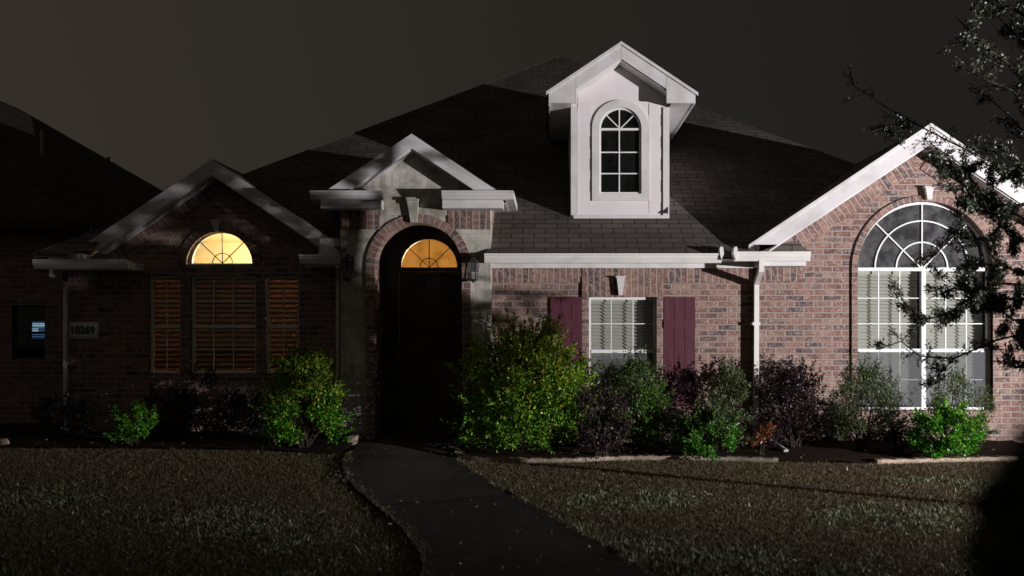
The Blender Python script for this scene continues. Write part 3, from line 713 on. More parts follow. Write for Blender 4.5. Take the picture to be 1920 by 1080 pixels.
# ---- right wing
axr, azr = X(1745, 11.55), Z(233, 11.55); fr_ = 2.29
cxw, czw, rw = X(1729, YR + .08), Z(505, YR + .08), 126 / F * (YR + .08)
wzb = Z(769, YR)
XRl, XRr = X(1423, YR), 7.0
cut = azr - .10
outl = [(XRl, -.1), (XRr, -.1), (XRr, 2.46), (axr + (cut - 2.46) / PITCH - .05, 2.46), (axr, cut), (axr - (cut - 2.46) / PITCH + .05, 2.46), (XRl, 2.46)]
part(MB().prism(outl, YR, YR + .14, [arch_pts(cxw, czw, rw, wzb)]), 'wall', 'brick', label='lit brick wall of the right gable')
ring = MB().arc(cxw, czw, rw - .002, rw + .075, 0, math.pi, YR - .03, YR + .05, 40); part(ring, 'brick_arch', 'soldier')
sb = MB()
for sgn in (-1, 1):
    sb.prism(rect(min(cxw + sgn * rw, cxw + sgn * (rw + .075)), max(cxw + sgn * rw, cxw + sgn * (rw + .075)), wzb, czw - .001), YR - .03, YR + .05)
part(sb, 'brick_jamb', 'brick')
part(MB().box(cxw - rw - .12, cxw + rw + .12, YR - .05, YR + .04, wzb - .08, wzb - .002), 'brick_sill', 'soldier')
sb = MB()
for sgn in (-1, 1):
    top = Vector((axr, YR, azr - .22)); L_ = 1.95; bot = Vector((axr + sgn * L_, YR, azr - .22 - L_ * PITCH)); d = (bot - top).normalized()
    nrm = Vector((d.z, 0, -d.x)) * .24
    if nrm.z > 0: nrm = -nrm
    sb.band(top + d * .17, bot, nrm, .02)
part(sb, 'brick_band', 'soldier')
sb = MB(); zz = Z(527, YR); sb.band((XRl, YR, zz), (X(1503, YR), YR, zz), (0, 0, Z(500, YR) - zz), .018); part(sb, 'brick_band', 'soldier')
keystone(1738, 351, 376, 7.5, 4, YR)
part(gable_roof(axr, azr, fr_ + .02, 11.58, 14.7), 'roof', 'shingle')
part(rake(axr, azr - .005, fr_, fr_ + .1, 11.55, 11.58, .235), 'rake_board', 'trim')
so = MB()
for sgn in (-1, 1):
    so.prism([(axr, azr - .235), (axr + sgn * 2.1, azr - .235 - 2.1 * PITCH), (axr + sgn * 2.1, azr - .26 - 2.1 * PITCH), (axr, azr - .26)], 11.58, YR - .003)
part(so, 'soffit', 'trim')
rd = MB()                                                     # drip moulding on top of the rake
for sgn in (-1, 1): rd.prism([(axr, azr + .012), (axr + sgn * (fr_ + .03), azr + .012 - (fr_ + .03) * PITCH), (axr + sgn * (fr_ + .03), azr - .03 - (fr_ + .03) * PITCH), (axr, azr - .03)], 11.53, 11.549)
part(rd, 'drip_edge', 'trim')
# return of the right gable
part(kgutter(MB(), X(1378, yg), X(1521, yg), yg, Z(471.5, yg), .12, .118), 'gutter', 'gutter')
part(MB().box(X(1424, 11.6), X(1509, 11.6), 11.545, YR - .003, Z(499, 11.6), Z(486, 11.6)), 'frieze_board', 'trim')
part(MB().prism([(X(1424, 11.62), Z(472, 11.62)), (X(1518, 11.62), Z(472, 11.62)), (X(1490, 11.62), Z(452, 11.62)), (X(1460, 11.62), Z(458, 11.62))], 11.585, YR - .004), 'roof_return', 'shingle')

# big arched window
wy = YR + .07
win = MB(); win.prism(arch_pts(cxw, czw, rw - .002, wzb + .001, 40), wy, wy + .06, [arch_pts(cxw, czw, rw - .032, wzb + .033, 40)])
win.box(cxw - rw + .034, cxw + rw - .034, wy - .012, wy + .055, czw - .024, czw + .022)
mx = X(1731, wy); win.box(mx - .028, mx + .028, wy - .018, wy + .055, wzb + .034, czw - .025)
zr = Z(657, wy)
for s0, s1 in ((cxw - rw + .034, mx - .029), (mx + .029, cxw + rw - .034)):
    win.box(s0, s1, wy - .008, wy + .05, zr - .022, zr + .022)
    for t_ in (.335, .67): xx = s0 + (s1 - s0) * t_; win.box(xx - .007, xx + .007, wy + .012, wy + .026, wzb + .034, czw - .026)
    for py in (559, 607, 712): win.box(s0, s1, wy + .013, wy + .025, Z(py, wy) - .006, Z(py, wy) + .006)
for a in (45, 90, 135):
    c, s_ = math.cos(math.radians(a)), math.sin(math.radians(a))
    win.bar((cxw + .03 * c, czw + .024), (cxw + (rw - .03) * c, czw + (rw - .03) * s_), .016, wy + .010, wy + .028)
for r_ in (48, 88): r_ = r_ / F * wy; win.arc(cxw, czw + .02, r_ - .009, r_ + .009, 0, math.pi, wy + .012, wy + .026, 28)
win = part(win, 'window', 'vinyl')
MB().prism(half_pts(cxw, czw + .02, rw - .034, 40), wy + .030, wy + .033).build('pane', 'dusty', win)
for s0, s1 in ((cxw - rw + .034, mx - .029), (mx + .029, cxw + rw - .034)):
    MB().box(s0, s1, wy + .030, wy + .033, wzb + .034, czw - .026).build('pane', 'glass', win)
    MB().box(s0, s1, wy - .016, wy - .0145, wzb + .034, zr - .023).build('screen', 'screen', win)
    blinds(s0 + .005, s1 - .005, wzb + .03, czw - .05, wy + .115, 'slat', win)
room(cxw - rw - .1, cxw + rw + .1, YR + .145, YR + 2.2, wzb - .1, czw + rw + .1, 'black')

# ---- downspout on the corner
def dspout(pts, hx=.035, name='downspout'):
    mb = MB(); pts = [Vector(p) for p in pts]
    for a, b in zip(pts, pts[1:]):
        d = (b - a).normalized(); u = Vector((1, 0, 0)); 
        if abs(d.x) > .9: u = Vector((0, 1, 0))
        v_ = d.cross(u).normalized(); u = v_.cross(d); A_ = a - d * .012; B_ = b + d * .012
        q = lambda p: [p + u * hx * sx + v_ * hx * 1.15 * sy for sx, sy in ((-1, -1), (1, -1), (1, 1), (-1, 1))]
        qa, qb = q(A_), q(B_)
        for k in range(4): mb.face([qa[k], qa[(k + 1) % 4], qb[(k + 1) % 4], qb[k]])
        mb.face(qa[::-1]); mb.face(qb)
    return part(mb, name, 'gutter')
dspout([P(1427, 486, 11.49), P(1427, 506, 11.49), P(1418, 531, 11.905), (X(1417, 11.905), 11.905, .16)], .031)
part(MB().box(X(1417, 11.905) - .05, X(1417, 11.905) + .05, 11.86, 11.998, Z(610, 11.905), Z(604, 11.905)), 'downspout_strap', 'gutter')
dspout([(X(97, 11.69), 11.69, Z(505, 11.69)), (X(97, 11.69), 11.69, Z(516, 11.69)), (X(123, 12.03), 12.03, Z(534, 12.03)), (X(123, 12.03), 12.03, .2)], .022)
dspout([(X(633, 11.7), 11.7, Z(500, 11.7)), (X(633.5, 12.03), 12.03, Z(522, 12.03)), (X(633.5, 12.03), 12.03, .2)], .022)

# ---- left wing windows
yw = YLf + .07
win = MB(); win.prism(half_pts(cxa, cza, ra - .001), yw, yw + .05, [half_pts(cxa + .006, cza + .028, ra - .036)])
gb = MB()
for a in (45, 90, 135):
    c, s_ = math.cos(math.radians(a)), math.sin(math.radians(a)); gb.bar((cxa + .006, cza + .03), (cxa + (ra - .03) * c, cza + .02 + (ra - .03) * s_), .011, yw + .012, yw + .025)
gb.arc(cxa + .006, cza + .028, .130, .140, 0, math.pi, yw + .013, yw + .024, 20)
win = part(win, 'window', 'vinyl', label='half round window glowing cream from inside')
gb.build('glazing_bar', 'glazing', win)
MB().prism(half_pts(cxa, cza + .028, ra - .03), yw + .028, yw + .030).build('pane', 'glass', win)
for a, b in cols:
    x0, x1 = X(a, YLf) + .002, X(b, YLf) - .002
    w_ = MB(); sash_frame(w_, x0, x1, zsill + .001, zhead - .001, yw, yw + .05, .03)
    zr = Z(612, YLf); w_.box(x0 + .031, x1 - .031, yw - .006, yw + .045, zr - .018, zr + .018)
    if b - a > 90:
        for px in (400, 437): w_.box(X(px, yw) - .006, X(px, yw) + .006, yw + .012, yw + .025, zsill + .032, zhead - .032)
    else: w_.box((x0 + x1) / 2 - .006, (x0 + x1) / 2 + .006, yw + .012, yw + .025, zsill + .032, zhead - .032)
    for py in (565, 655): w_.box(x0 + .031, x1 - .031, yw + .013, yw + .024, Z(py, YLf) - .006, Z(py, YLf) + .006)
    w_ = part(w_, 'window', 'vinyl')
    MB().box(x0 + .03, x1 - .03, yw + .028, yw + .030, zsill + .03, zhead - .03).build('pane', 'glass', w_)
    blinds(x0 + .003, x1 - .003, zsill - .004, zhead - .034, yw + .058, 'slat_wood' if b - a < 90 else 'slat_grey', w_, .066, 80, .045)
room(-6.2, -2.95, YLf + .145, 14.8, .15, 2.97, 'room')
def ilamp(name, loc, e_, col, r=.12):
    l = bpy.data.lights.new(name, 'POINT'); l.energy = e_; l.color = col; l.shadow_soft_size = r
    o = bpy.data.objects.new(name, l); COL.objects.link(o); o.location = loc; return o
ilamp('room_bulb', (-3.8, 13.7, 2.70), 215, (1, .87, .63))
ilamp('foyer_bulb', (-1.95, 13.2, 2.62), 26, (1, .80, .46))

# ---- portico
PXl, PXr = X(638, YP), X(920, YP); PZ = Z(392, YP)
cxp, czp, rp_ = X(784.5, YP), Z(500, YP), 83.5 / F * YP
axp, azp = X(772, 11.42), Z(250, 11.42)
zc = Z(356, 11.42)
outl = [(PXl, -.1), (cxp - rp_, -.1)] + [(cxp - rp_ * math.cos(math.pi * k / 36), czp + rp_ * math.sin(math.pi * k / 36)) for k in range(37)] + [(cxp + rp_, -.1), (PXr, -.1), (PXr, PZ + .12), (axp + (azp - .08 - PZ - .12) / PITCH, PZ + .12), (axp, azp - .08), (axp - (azp - .08 - PZ - .12) / PITCH, PZ + .12), (PXl, PZ + .12)]
part(MB().prism(outl, YP, YP + .28), 'portico_wall', 'stone', label='limestone front of the raised entry')
sd = MB(); sd.box(PXl, PXl + .1, YP + .28, 13.1, -.1, PZ + .12); sd.box(PXr - .1, PXr, YP + .28, 13.1, -.1, PZ + .12); part(sd, 'portico_side_wall', 'brick')
rb = MB().arc(cxp, czp, rp_ - .012, rp_ + .10, 0, math.pi, YP - .03, YP + .25, 40); part(rb, 'brick_arch', 'soldier')
sb = MB()
for s0, s1 in ((cxp - rp_ - .10, cxp - rp_ + .012), (cxp + rp_ - .012, cxp + rp_ + .10)): sb.prism(rect(s0, s1, -.05, czp - .001), YP - .03, YP + .25)
part(sb, 'brick_jamb', 'brick')
# brick panels under the cornice
sb = MB()
for a, b in ((642, 713), (840, 919)):
    z0 = Z(418, YP); sb.band((X(a, YP), YP, z0), (X(b, YP), YP, z0), (0, 0, Z(393, YP) - z0), .02); z2 = Z(430, YP)
    sb.band((X(a, YP), YP, z2), (X(b, YP), YP, z2), (0, 0, z0 - z2 - .002), .021)
part(sb, 'brick_band', 'soldier')
ks = MB(); ks.prism([(X(772, YP), Z(418, YP)), (X(783, YP), Z(418, YP)), (X(786, YP), Z(378, YP)), (X(765, YP), Z(378, YP))], YP - .09, YP - .002)
ks.box(X(764, YP), X(787, YP), YP - .11, YP - .002, Z(378, YP) + .001, Z(372, YP)); part(ks, 'keystone', 'stone')
part(MB().box(X(714, YP), X(838, YP), YP - .025, YP - .001, Z(404, YP), Z(382, YP)), 'stone_panel', 'stone')
part(gable_roof(axp, azp, 1.10, 11.44, 14.4), 'roof', 'shingle')
part(rake(axp, azp - .005, 1.04, 1.10, 11.41, 11.44, .185), 'rake_board', 'trim')
so = MB()
for sgn in (-1, 1): so.prism([(axp, azp - .185), (axp + sgn * .8, azp - .185 - .8 * PITCH), (axp + sgn * .8, azp - .205 - .8 * PITCH), (axp, azp - .205)], 11.44, YP - .003)
part(so, 'soffit', 'trim')
yc = 11.30
for a, b, ex in ((580, 716, -1), (828, 963, 1)):
    x0, x1 = X(a, yc), X(b, yc); zt, zb_ = Z(357, yc), Z(373, yc)
    c = MB(); kgutter(c, x0, x1, yc, zt, .12, zt - zb_)
    part(c, 'cornice', 'trim')
    x2, x3 = (X(a + 22, 11.45), X(b - 2, 11.45)) if ex < 0 else (X(a + 2, 11.45), X(b - 20, 11.45))
    fb = MB().box(x2, x3, 11.42, YP - .003, Z(391, 11.45), Z(375, 11.45)); part(fb, 'frieze_board', 'trim')
    # side run of the cornice going back along the portico
    xo = x0 if ex < 0 else x1
    s_ = MB(); s_.box(min(xo, xo - ex * .11), max(xo, xo - ex * .11), yc + .121, 12.75, zb_, zt); s_.box(min(xo - ex * .112, (PXl if ex < 0 else PXr) + ex * .002), max(xo - ex * .112, (PXl if ex < 0 else PXr) + ex * .002), yc + .40, 12.75, zb_ - .012, zb_ + .008); part(s_, 'cornice', 'trim')
    rt = MB().prism([(x0 + (.02 if ex < 0 else .15), zt + .001), (x1 - (.15 if ex < 0 else .02), zt + .001), (x1 - (.3 if ex < 0 else .02 + .5), zt + (.06 if ex < 0 else .06)), (x0 + .45, zt + .06)], 11.445, YP - .005); part(rt, 'roof_return', 'shingle')
# entry recess: floor, side walls, ceiling, door wall
zf = .17
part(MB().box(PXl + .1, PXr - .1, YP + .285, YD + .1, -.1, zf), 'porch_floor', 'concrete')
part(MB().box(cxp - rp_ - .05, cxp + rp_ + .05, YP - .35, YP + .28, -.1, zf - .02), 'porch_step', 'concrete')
ex0, ex1 = cxp - rp_ - .06, cxp + rp_ + .06
sb = MB(); sb.box(ex0 - .08, ex0, YP + .285, YD, zf, 3.2); sb.box(ex1, ex1 + .08, YP + .285, YD, zf, 3.2); part(sb, 'entry_side_wall', 'brick')
part(MB().box(ex0, ex1, YP + .285, YD, 3.12, 3.2), 'porch_ceiling', 'trim')
dcx, dr = X(804, YD), 56 / F * YD; dz = Z(504, YD)
dz0 = zf; dzt = dz - .04
holes = [half_pts(dcx, dz, dr), rect(dcx - dr, dcx + dr, dz0 + .01, dzt)]
part(MB().prism(rect(ex0 - .2, ex1 + .2, dz0 - .1, 3.2), YD, YD + .1, holes), 'entry_back_wall', 'door')
win = MB(); win.prism(half_pts(dcx, dz, dr - .001), YD + .03, YD + .07, [half_pts(dcx, dz + .022, dr - .026)])
for a in (45, 90, 135):
    c, s_ = math.cos(math.radians(a)), math.sin(math.radians(a)); win.bar((dcx, dz + .02), (dcx + (dr - .02) * c, dz + .01 + (dr - .02) * s_), .011, YD + .038, YD + .05)
win.arc(dcx, dz + .022, .122, .133, 0, math.pi, YD + .039, YD + .049, 20)
win = part(win, 'window', 'bronze', label='half round transom glowing amber above the door')
MB().prism(half_pts(dcx, dz + .02, dr - .02), YD + .052, YD + .054).build('pane', 'glass', win)
room(dcx - .75, dcx + .5, YD + .102, YD + 2.0, .1, 3.0, 'foyer', 'interior')
d_ = MB(); x0, x1 = dcx - dr + .004, dcx + dr - .004
d_.box(x0, x1, YD + .03, YD + .07, dz0 + .012, dzt - .003)
for a, b, c, e_ in ((.06, .42, .08, .26), (.06, .42, .31, .62), (.06, .42, .67, .95), (.58, .94, .08, .26), (.58, .94, .31, .62), (.58, .94, .67, .95)):
    hgt = dzt - dz0; d_.box(x0 + (x1 - x0) * a, x0 + (x1 - x0) * b, YD + .016, YD + .029, dz0 + hgt * c, dz0 + hgt * e_)
dr_ = part(d_, 'door', 'door')
MB().tube([(x0 + .07, YD + .028, 1.05), (x0 + .07, YD - .03, 1.05), (x0 + .13, YD - .03, 1.05)], .012, 6).build('handle', M['bronze'], dr_)

# ---- dormer
Yd = 12.40
dx0, dx1 = X(1071, Yd), X(1254, Yd); dzb = Z(409, Yd); yfd = 12.13
axd, azd = X(1165, yfd), Z(80, yfd); 
fl_, fr2 = axd - X(1029, yfd), X(1304, yfd) - axd
zfoot = azd - fl_ * PITCH; zbot = Z(193, yfd)
dcx2, dcz2, dr2 = X(1163, Yd), Z(241, Yd), 40 / F * Yd
gcut = azd - .06
wl = [(dx0, dzb), (dx1, dzb), (dx1, zbot + .02), (dx1, gcut - (dx1 - axd) * PITCH), (axd, gcut), (dx0, gcut - (axd - dx0) * PITCH)]
gzb = Z(364, Yd)
part(MB().prism(wl, Yd, Yd + .1, [arch_pts(dcx2, dcz2, dr2, gzb)]), 'dormer_wall', 'siding')
sw = MB()
for xx in (dx0, dx1 - .06): sw.box(xx, xx + .06, Yd + .1, 15.6, dzb - .2, zbot + .05)
part(sw, 'dormer_side_wall', 'siding')
lap = MB(); 
for k in range(14):
    zz = dzb + .06 + k * .15
    if zz > zbot + .1: break
    for a, b in ((dx0 + .09, X(1109, Yd)), (X(1217, Yd), X(1243, Yd))): lap.box(a, b, Yd - .004 - .004 * (k % 2), Yd - .001, zz, zz + .147)
part(lap, 'siding_board', 'siding')
cb = MB(); cb.box(dx0 - .004, dx0 + .085, Yd - .022, Yd - .001, dzb, zbot); cb.box(X(1243, Yd), dx1 + .004, Yd - .03, Yd - .001, dzb, zbot); part(cb, 'corner_board', 'trim')
tr_ = MB(); tz0 = Z(377, Yd)
tr_.prism(arch_pts(dcx2, dcz2, dr2 + .095, tz0), Yd - .028, Yd - .001, [arch_pts(dcx2, dcz2, dr2 - .004, gzb + .004)]); part(tr_, 'window_casing', 'trim')
part(MB().box(dx0 + .03, dx1 - .002, Yd - .045, Yd - .002, dzb - .02, dzb + .035), 'flashing', 'trim')
part(MB().prism([(X(1237, Yd), dzb + .06), (X(1252, Yd), dzb + .06), (X(1252, Yd), dzb + .15)], Yd - .036, Yd - .031), 'lifted_flashing', 'bronze')
win = MB(); win.prism(arch_pts(dcx2, dcz2, dr2 - .004, gzb + .005), Yd + .01, Yd + .05, [arch_pts(dcx2, dcz2, dr2 - .03, gzb + .028)])
win.box(dcx2 - dr2 + .03, dcx2 + dr2 - .03, Yd + .004, Yd + .045, dcz2 - .022, dcz2 + .006)
win.box(X(1161.5, Yd) - .008, X(1161.5, Yd) + .008, Yd + .018, Yd + .034, gzb + .029, dcz2 + dr2 - .03)
for py in (285, 325): win.box(dcx2 - dr2 + .03, dcx2 + dr2 - .03, Yd + .0195, Yd + .0325, Z(py, Yd) - .008, Z(py, Yd) + .008)
for a in (45, 135):
    c, s_ = math.cos(math.radians(a)), math.sin(math.radians(a)); win.bar((dcx2, dcz2), (dcx2 + (dr2 - .03) * c, dcz2 + (dr2 - .03) * s_), .014, Yd + .020, Yd + .032)
win = part(win, 'window', 'vinyl')
MB().prism(arch_pts(dcx2, dcz2, dr2 - .028, gzb + .026), Yd + .036, Yd + .038).build('pane', 'glass', win)
room(dx0 + .07, dx1 - .07, Yd + .105, Yd + 1.2, dzb + .02, zbot, 'black')
part(gable_roof(axd, azd, fl_ + .03, yfd + .032, 17.2), 'dormer_roof', 'shingle')
rk = MB(); wv = .215
for sgn, f, pxi in ((-1, fl_, 1080), (1, fr2, 1250)):
    xi = X(pxi, yfd); zo = azd - f * PITCH; zi = azd - wv - abs(xi - axd) * PITCH
    rk.prism([(axd, azd), (axd + sgn * f, zo), (axd + sgn * f, zbot), (xi, zbot), (xi, zi), (axd, azd - wv)], yfd, yfd + .03)
part(rk, 'rake_board', 'trim')
rk = MB()
for sgn, f in ((-1, fl_), (1, fr2)): rk.prism([(axd, azd + .014), (axd + sgn * (f + .035), azd + .014 - (f + .035) * PITCH), (axd + sgn * (f + .035), azd - .03 - (f + .035) * PITCH), (axd, azd - .03)], yfd - .02, yfd - .001)
part(rk, 'drip_edge', 'trim')
so = MB()
for sgn in (-1, 1): so.prism([(axd, azd - wv), (axd + sgn * .62, azd - wv - .62 * PITCH), (axd + sgn * .62, azd - wv - .02 - .62 * PITCH), (axd, azd - wv - .02)], yfd + .031, Yd - .003)
so.box(axd - fl_ + .02, dx0 - .006, yfd + .031, 15.4, zbot, zbot + .015); so.box(dx1 + .006, axd + fr2 - .02, yfd + .031, 15.4, zbot, zbot + .015)
part(so, 'soffit', 'trim')
fa = MB(); fa.box(axd - fl_, axd - fl_ + .018, yfd + .031, 15.4, zbot - .03, zfoot - .055); fa.box(axd + fr2 - .018, axd + fr2, yfd + .031, 15.4, zbot - .01, zfoot - .055); part(fa, 'fascia', 'trim')

jn = MB()                                                     # joints between the fascia boards
for px in (1080, 1250): jn.box(X(px, yfd) - .002, X(px, yfd) + .002, yfd - .0012, yfd - .0002, zbot + .005, azd - abs(X(px, yfd) - axd) * PITCH - .04)
jn.box(axd - .002, axd + .002, yfd - .0012, yfd - .0002, azd - wv + .005, azd - .04)
jn.box(axr - .002, axr + .002, 11.5488, 11.5498, azr - .235, azr - .04)
part(jn, 'board_joint', M['pipe'])
# ------------------------------------------------------------------ things on and by the house
sgn_ = thing('house_number_sign', (X(159, 12.05), 12.05, Z(618, 12.05)), 'grey cast plaque with house number 10269 on the left brick wall', 'sign')
yS = YLf
x0, x1, z0, z1 = X(132, yS), X(185, yS), Z(635, yS), Z(604, yS)
pl = MB().box(x0, x1, yS - .03, yS - .001, z0, z1); bv = .035
fr = [(x0, z0), (x1, z0), (x1, z1), (x0, z1)]; inn = [(x0 + bv, z0 + bv), (x1 - bv, z0 + bv), (x1 - bv, z1 - bv), (x0 + bv, z1 - bv)]
for k in range(4):
    a, b, c, d = fr[k], fr[(k + 1) % 4], inn[(k + 1) % 4], inn[k]
    pl.face([(a[0], yS - .031, a[1]), (b[0], yS - .031, b[1]), (c[0], yS - .052, c[1]), (d[0], yS - .052, d[1])])
pl.face([(p[0], yS - .052, p[1]) for p in inn])
pl.build('plaque', 'cast', sgn_)
tx = bpy.data.curves.new('numerals', 'FONT'); tx.body = '10269'; tx.size = .135; tx.extrude = .004; tx.align_x = 'CENTER'; tx.align_y = 'CENTER'; tx.offset = .003
to = bpy.data.objects.new('tmp', tx); COL.objects.link(to); bpy.context.view_layer.update()
me = bpy.data.meshes.new_from_object(to.evaluated_get(bpy.context.evaluated_depsgraph_get())); bpy.data.objects.remove(to)
me.transform(Matrix.Translation(((x0 + x1) / 2, yS - .057, (z0 + z1) / 2)) @ Matrix.Rotation(math.pi / 2, 4, 'X')); me.materials.clear(); me.materials.append(M['bronze'])
link('numerals', me, sgn_)

def lantern(px, py, label):
    x, z, y = X(px, YP), Z(py, YP), YP - .13
    r = thing('wall_lantern', (x, y, z), label, 'lantern', 'lanterns flanking the arched entry')
    b = MB(); b.box(x - .05, x + .05, YP - .025, YP - .002, z - .02, z + .16); b.tube([(x, YP - .02, z + .1), (x, YP - .07, z + .19), (x, y, z + .17)], .009, 6); b.build('bracket', 'bronze', r)
    c = MB(); c.lathe((x, y, z), [(.0, .17), (.03, .15), (.085, .10), (.088, .09), (.0, .09)], 6); c.lathe((x, y, z), [(.0, -.17), (.02, -.15), (.05, -.135), (.055, -.12), (0, -.12)], 6)
    for k in range(6):
        a = math.pi / 3 * k; c.tube([(x + .052 * math.cos(a), y + .052 * math.sin(a), z - .12), (x + .076 * math.cos(a), y + .076 * math.sin(a), z + .09)], .005, 4)
    c.build('cage', 'bronze', r)
    MB().lathe((x, y, z), [(.047, -.118), (.070, .088)], 6).build('glass', 'dusty', r)
lantern(655, 505, 'dark wall lantern on the stone left of the arched entry')
lantern(889, 507, 'dark wall lantern on the stone right of the arched entry')

dp = G(1472, 856); dq = (X(1417, 11.7), 11.72, .26)
r = thing('drain_extension', (dp.x, dp.y, dp.z), 'grey corrugated pipe slanting from the downspout foot to the lawn', 'pipe')
mb = MB(); n = 40; A0, B0 = Vector(dq), dp + Vector((0, 0, .07))
for k in range(n): a = A0.lerp(B0, k / n); b = A0.lerp(B0, (k + .55) / n); c = A0.lerp(B0, (k + 1) / n); mb.tube([a, b], .031, 10); mb.tube([b, c], .026, 10)
mb.build('corrugated_pipe', 'pipe', r)
MB().tube([B0, B0 + (B0 - A0).normalized() * .03], .033, 10).build('pipe_end', 'pipe', r)
def rock(px, py, w_, label):
    p = G(px, py); mb = MB(); mb.lathe((p.x, p.y, p.z), [(w_ * .7, 0), (w_, .03), (w_ * .9, .07), (w_ * .5, .10), (.0, .105)], 11, 1, .7)
    me = mb.build('rock', 'edging', None, True); tag(me, label, 'rock')
    for v in me.data.vertices: v.co.x += random.uniform(-.012, .012); v.co.y += random.uniform(-.012, .012)
rock(1168, 838, .17, 'flat pale stone between the purple bush and the olive bush')
rock(8, 838, .06, 'small pale stone at the far left lawn edge')

# ------------------------------------------------------------------ neighbour's house
nb = thing('neighbour_house', (-12.3, 18, 0), 'dark neighbouring house with hipped roof at the far left', 'house')
ez, x0, x1, y0, y1 = 3.18, -17.5, -7.1, 13.3, 26.2
r0, r1 = Vector((-12.3, 18.5, 6.65)), Vector((-12.3, 21, 6.65))
a, b, c, d = (x0, y0, ez), (x1, y0, ez), (x1, y1, ez), (x0, y1, ez)
mb = MB(); mb.face([a, b, tuple(r0)]); mb.face([b, c, tuple(r1), tuple(r0)]); mb.face([c, d, tuple(r1)]); mb.face([d, a, tuple(r0), tuple(r1)])
mb.face([(p[0], p[1], ez - .15) for p in (d, c, b, a)])
for p, q in ((a, b), (b, c), (c, d), (d, a)): mb.face([(p[0], p[1], ez - .15), (q[0], q[1], ez - .15), q, p])
nroof = mb.build('roof', 'shingle_old', nb)
pv = MB(); t = .18; p = Vector(c).lerp(r1, .42); p = P(78, 268, 17.0)
pv.tube([p + Vector((0, 0, -.25)), P(78, 245, 17.0)], .03, 8); pv.build('vent_pipe', 'pipe', nroof)
p = P(203, 303, 23.4); MB().tube([p - Vector((0, 0, .3)), P(203, 295, 23.4)], .045, 8).build('vent_pipe', 'bronze', nroof)
nx1, ny = -7.36, 13.7; wx_0, wx_1, wz_0, wz_1 = X(22, ny), X(84, ny), Z(674, ny), Z(572, ny)
MB().prism(rect(-17.2, nx1, -.1, ez - .1), ny, ny + .14, [rect(wx_0, wx_1, wz_0, wz_1)]).build('wall', 'brick', nb)
MB().box(nx1 - .14, nx1, ny + .14, 25.9, -.1, ez - .1).build('wall', 'brick', nb)
w_ = MB(); sash_frame(w_, wx_0 + .001, wx_1 - .001, wz_0 + .001, wz_1 - .001, ny + .05, ny + .1, .03); zm = (wz_0 + wz_1) / 2; w_.box(wx_0 + .03, wx_1 - .03, ny + .045, ny + .09, zm - .015, zm + .015)
w_ = w_.build('window', 'bronze', nb)
MB().box(wx_0 + .03, wx_1 - .03, ny + .07, ny + .073, wz_0 + .03, wz_1 - .03).build('pane', 'glass', w_)
rm = MB(); q = MB().box(wx_0 - .3, wx_1 + .3, ny + .142, ny + 2, wz_0 - .2, wz_1 + .2)
for k, f in enumerate(q.f):
    if k: rm.face([q.v[i] for i in f][::-1])
rm.build('interior', 'black', nb)
bl = MB(); n = 26
for k in range(n):
    z = wz_0 + .04 + (wz_1 - wz_0 - .08) * k / n; bl.face([(wx_0 + .03, ny + .10, z), (wx_1 - .03, ny + .10, z), (wx_1 - .03, ny + .125, z + .016), (wx_0 + .03, ny + .125, z + .016)])
bl.build('blind', 'black', w_)
tv = thing('television', (X(40, 14.6), 14.6, Z(625, 14.6)), "glowing blue television inside the neighbour's window", 'television')
yt = 14.6
MB().box(X(60, yt), X(95, yt), yt, yt + .03, Z(634, yt), Z(603, yt)).build('screen', emis('screen_glow_blue', (.10, .20, .42), .5), tv)
MB().box(X(60, yt) - .015, X(95, yt) + .015, yt + .031, yt + .05, Z(637, yt), Z(600, yt)).build('casing', 'black', tv)
MB().box(X(61, yt), X(84, yt), yt - .004, yt - .001, Z(613, yt), Z(606, yt)).build('menu_bar', emis('screen_glow_white', (.45, .85, 1.0), .9), tv)
MB().box(X(61, yt), X(72, yt), yt - .004, yt - .001, Z(621, yt), Z(616, yt)).build('menu_bar', emis('screen_glow_pale', (.5, .75, .9), .8), tv)

# ------------------------------------------------------------------ tree whose branches enter the frame at right
YT = 7.75; tr = thing('oak_tree', (4.62, YT, 0), 'oak with small glossy leaves hanging in at the right edge', 'tree')
st = MB(); base = Vector((4.62, YT, -.05)); crot = Vector((4.68, YT + .05, 2.3))
st.tube([base, Vector((4.6, YT, .8)), Vector((4.66, YT, 1.6)), crot, Vector((4.8, YT, 3.6)), Vector((4.85, YT, 4.9))], .052, 10, .02); tk = st
tk.build('trunk', 'bark', tr)
limbs = MB(); lp, la = [], []
def branch(pts, n, spread, r=.018, droop=0.0, dens=1.0):
    pts = [Vector(p) for p in pts]; limbs.tube(pts, r, 6, .004)
    seg = [(b - a).length for a, b in zip(pts, pts[1:])]; tot = sum(seg)
    for k in range(max(3, int(tot * 11))):                     # side twigs
        t = random.uniform(.12, 1) * tot; i = 0
        while i < len(seg) - 1 and t > seg[i]: t -= seg[i]; i += 1
        o_ = pts[i].lerp(pts[i + 1], min(1, t / seg[i])); dd = (pts[i + 1] - pts[i]).normalized()
        tw = (dd * .6 + Vector((random.gauss(0, .6), random.gauss(0, .6), random.gauss(0, .6) - droop))).normalized() * spread * random.uniform(.35, 1.1)
        limbs.tube([o_, o_ + tw], .0045, 4, .0015)
        m = int(n / max(3, int(tot * 11)))
        for q in range(int(m * 3.2)):
            s_ = random.random(); lp.append(o_ + tw * s_ + Vector((random.gauss(0, .02), random.gauss(0, .02), random.gauss(0, .02))))
            la.append(tw.normalized() * .7 + Vector((random.gauss(0, .5), random.gauss(0, .5), random.gauss(0, .5) - .1)))
def bp(*pts): return [P(*p) for p in pts]
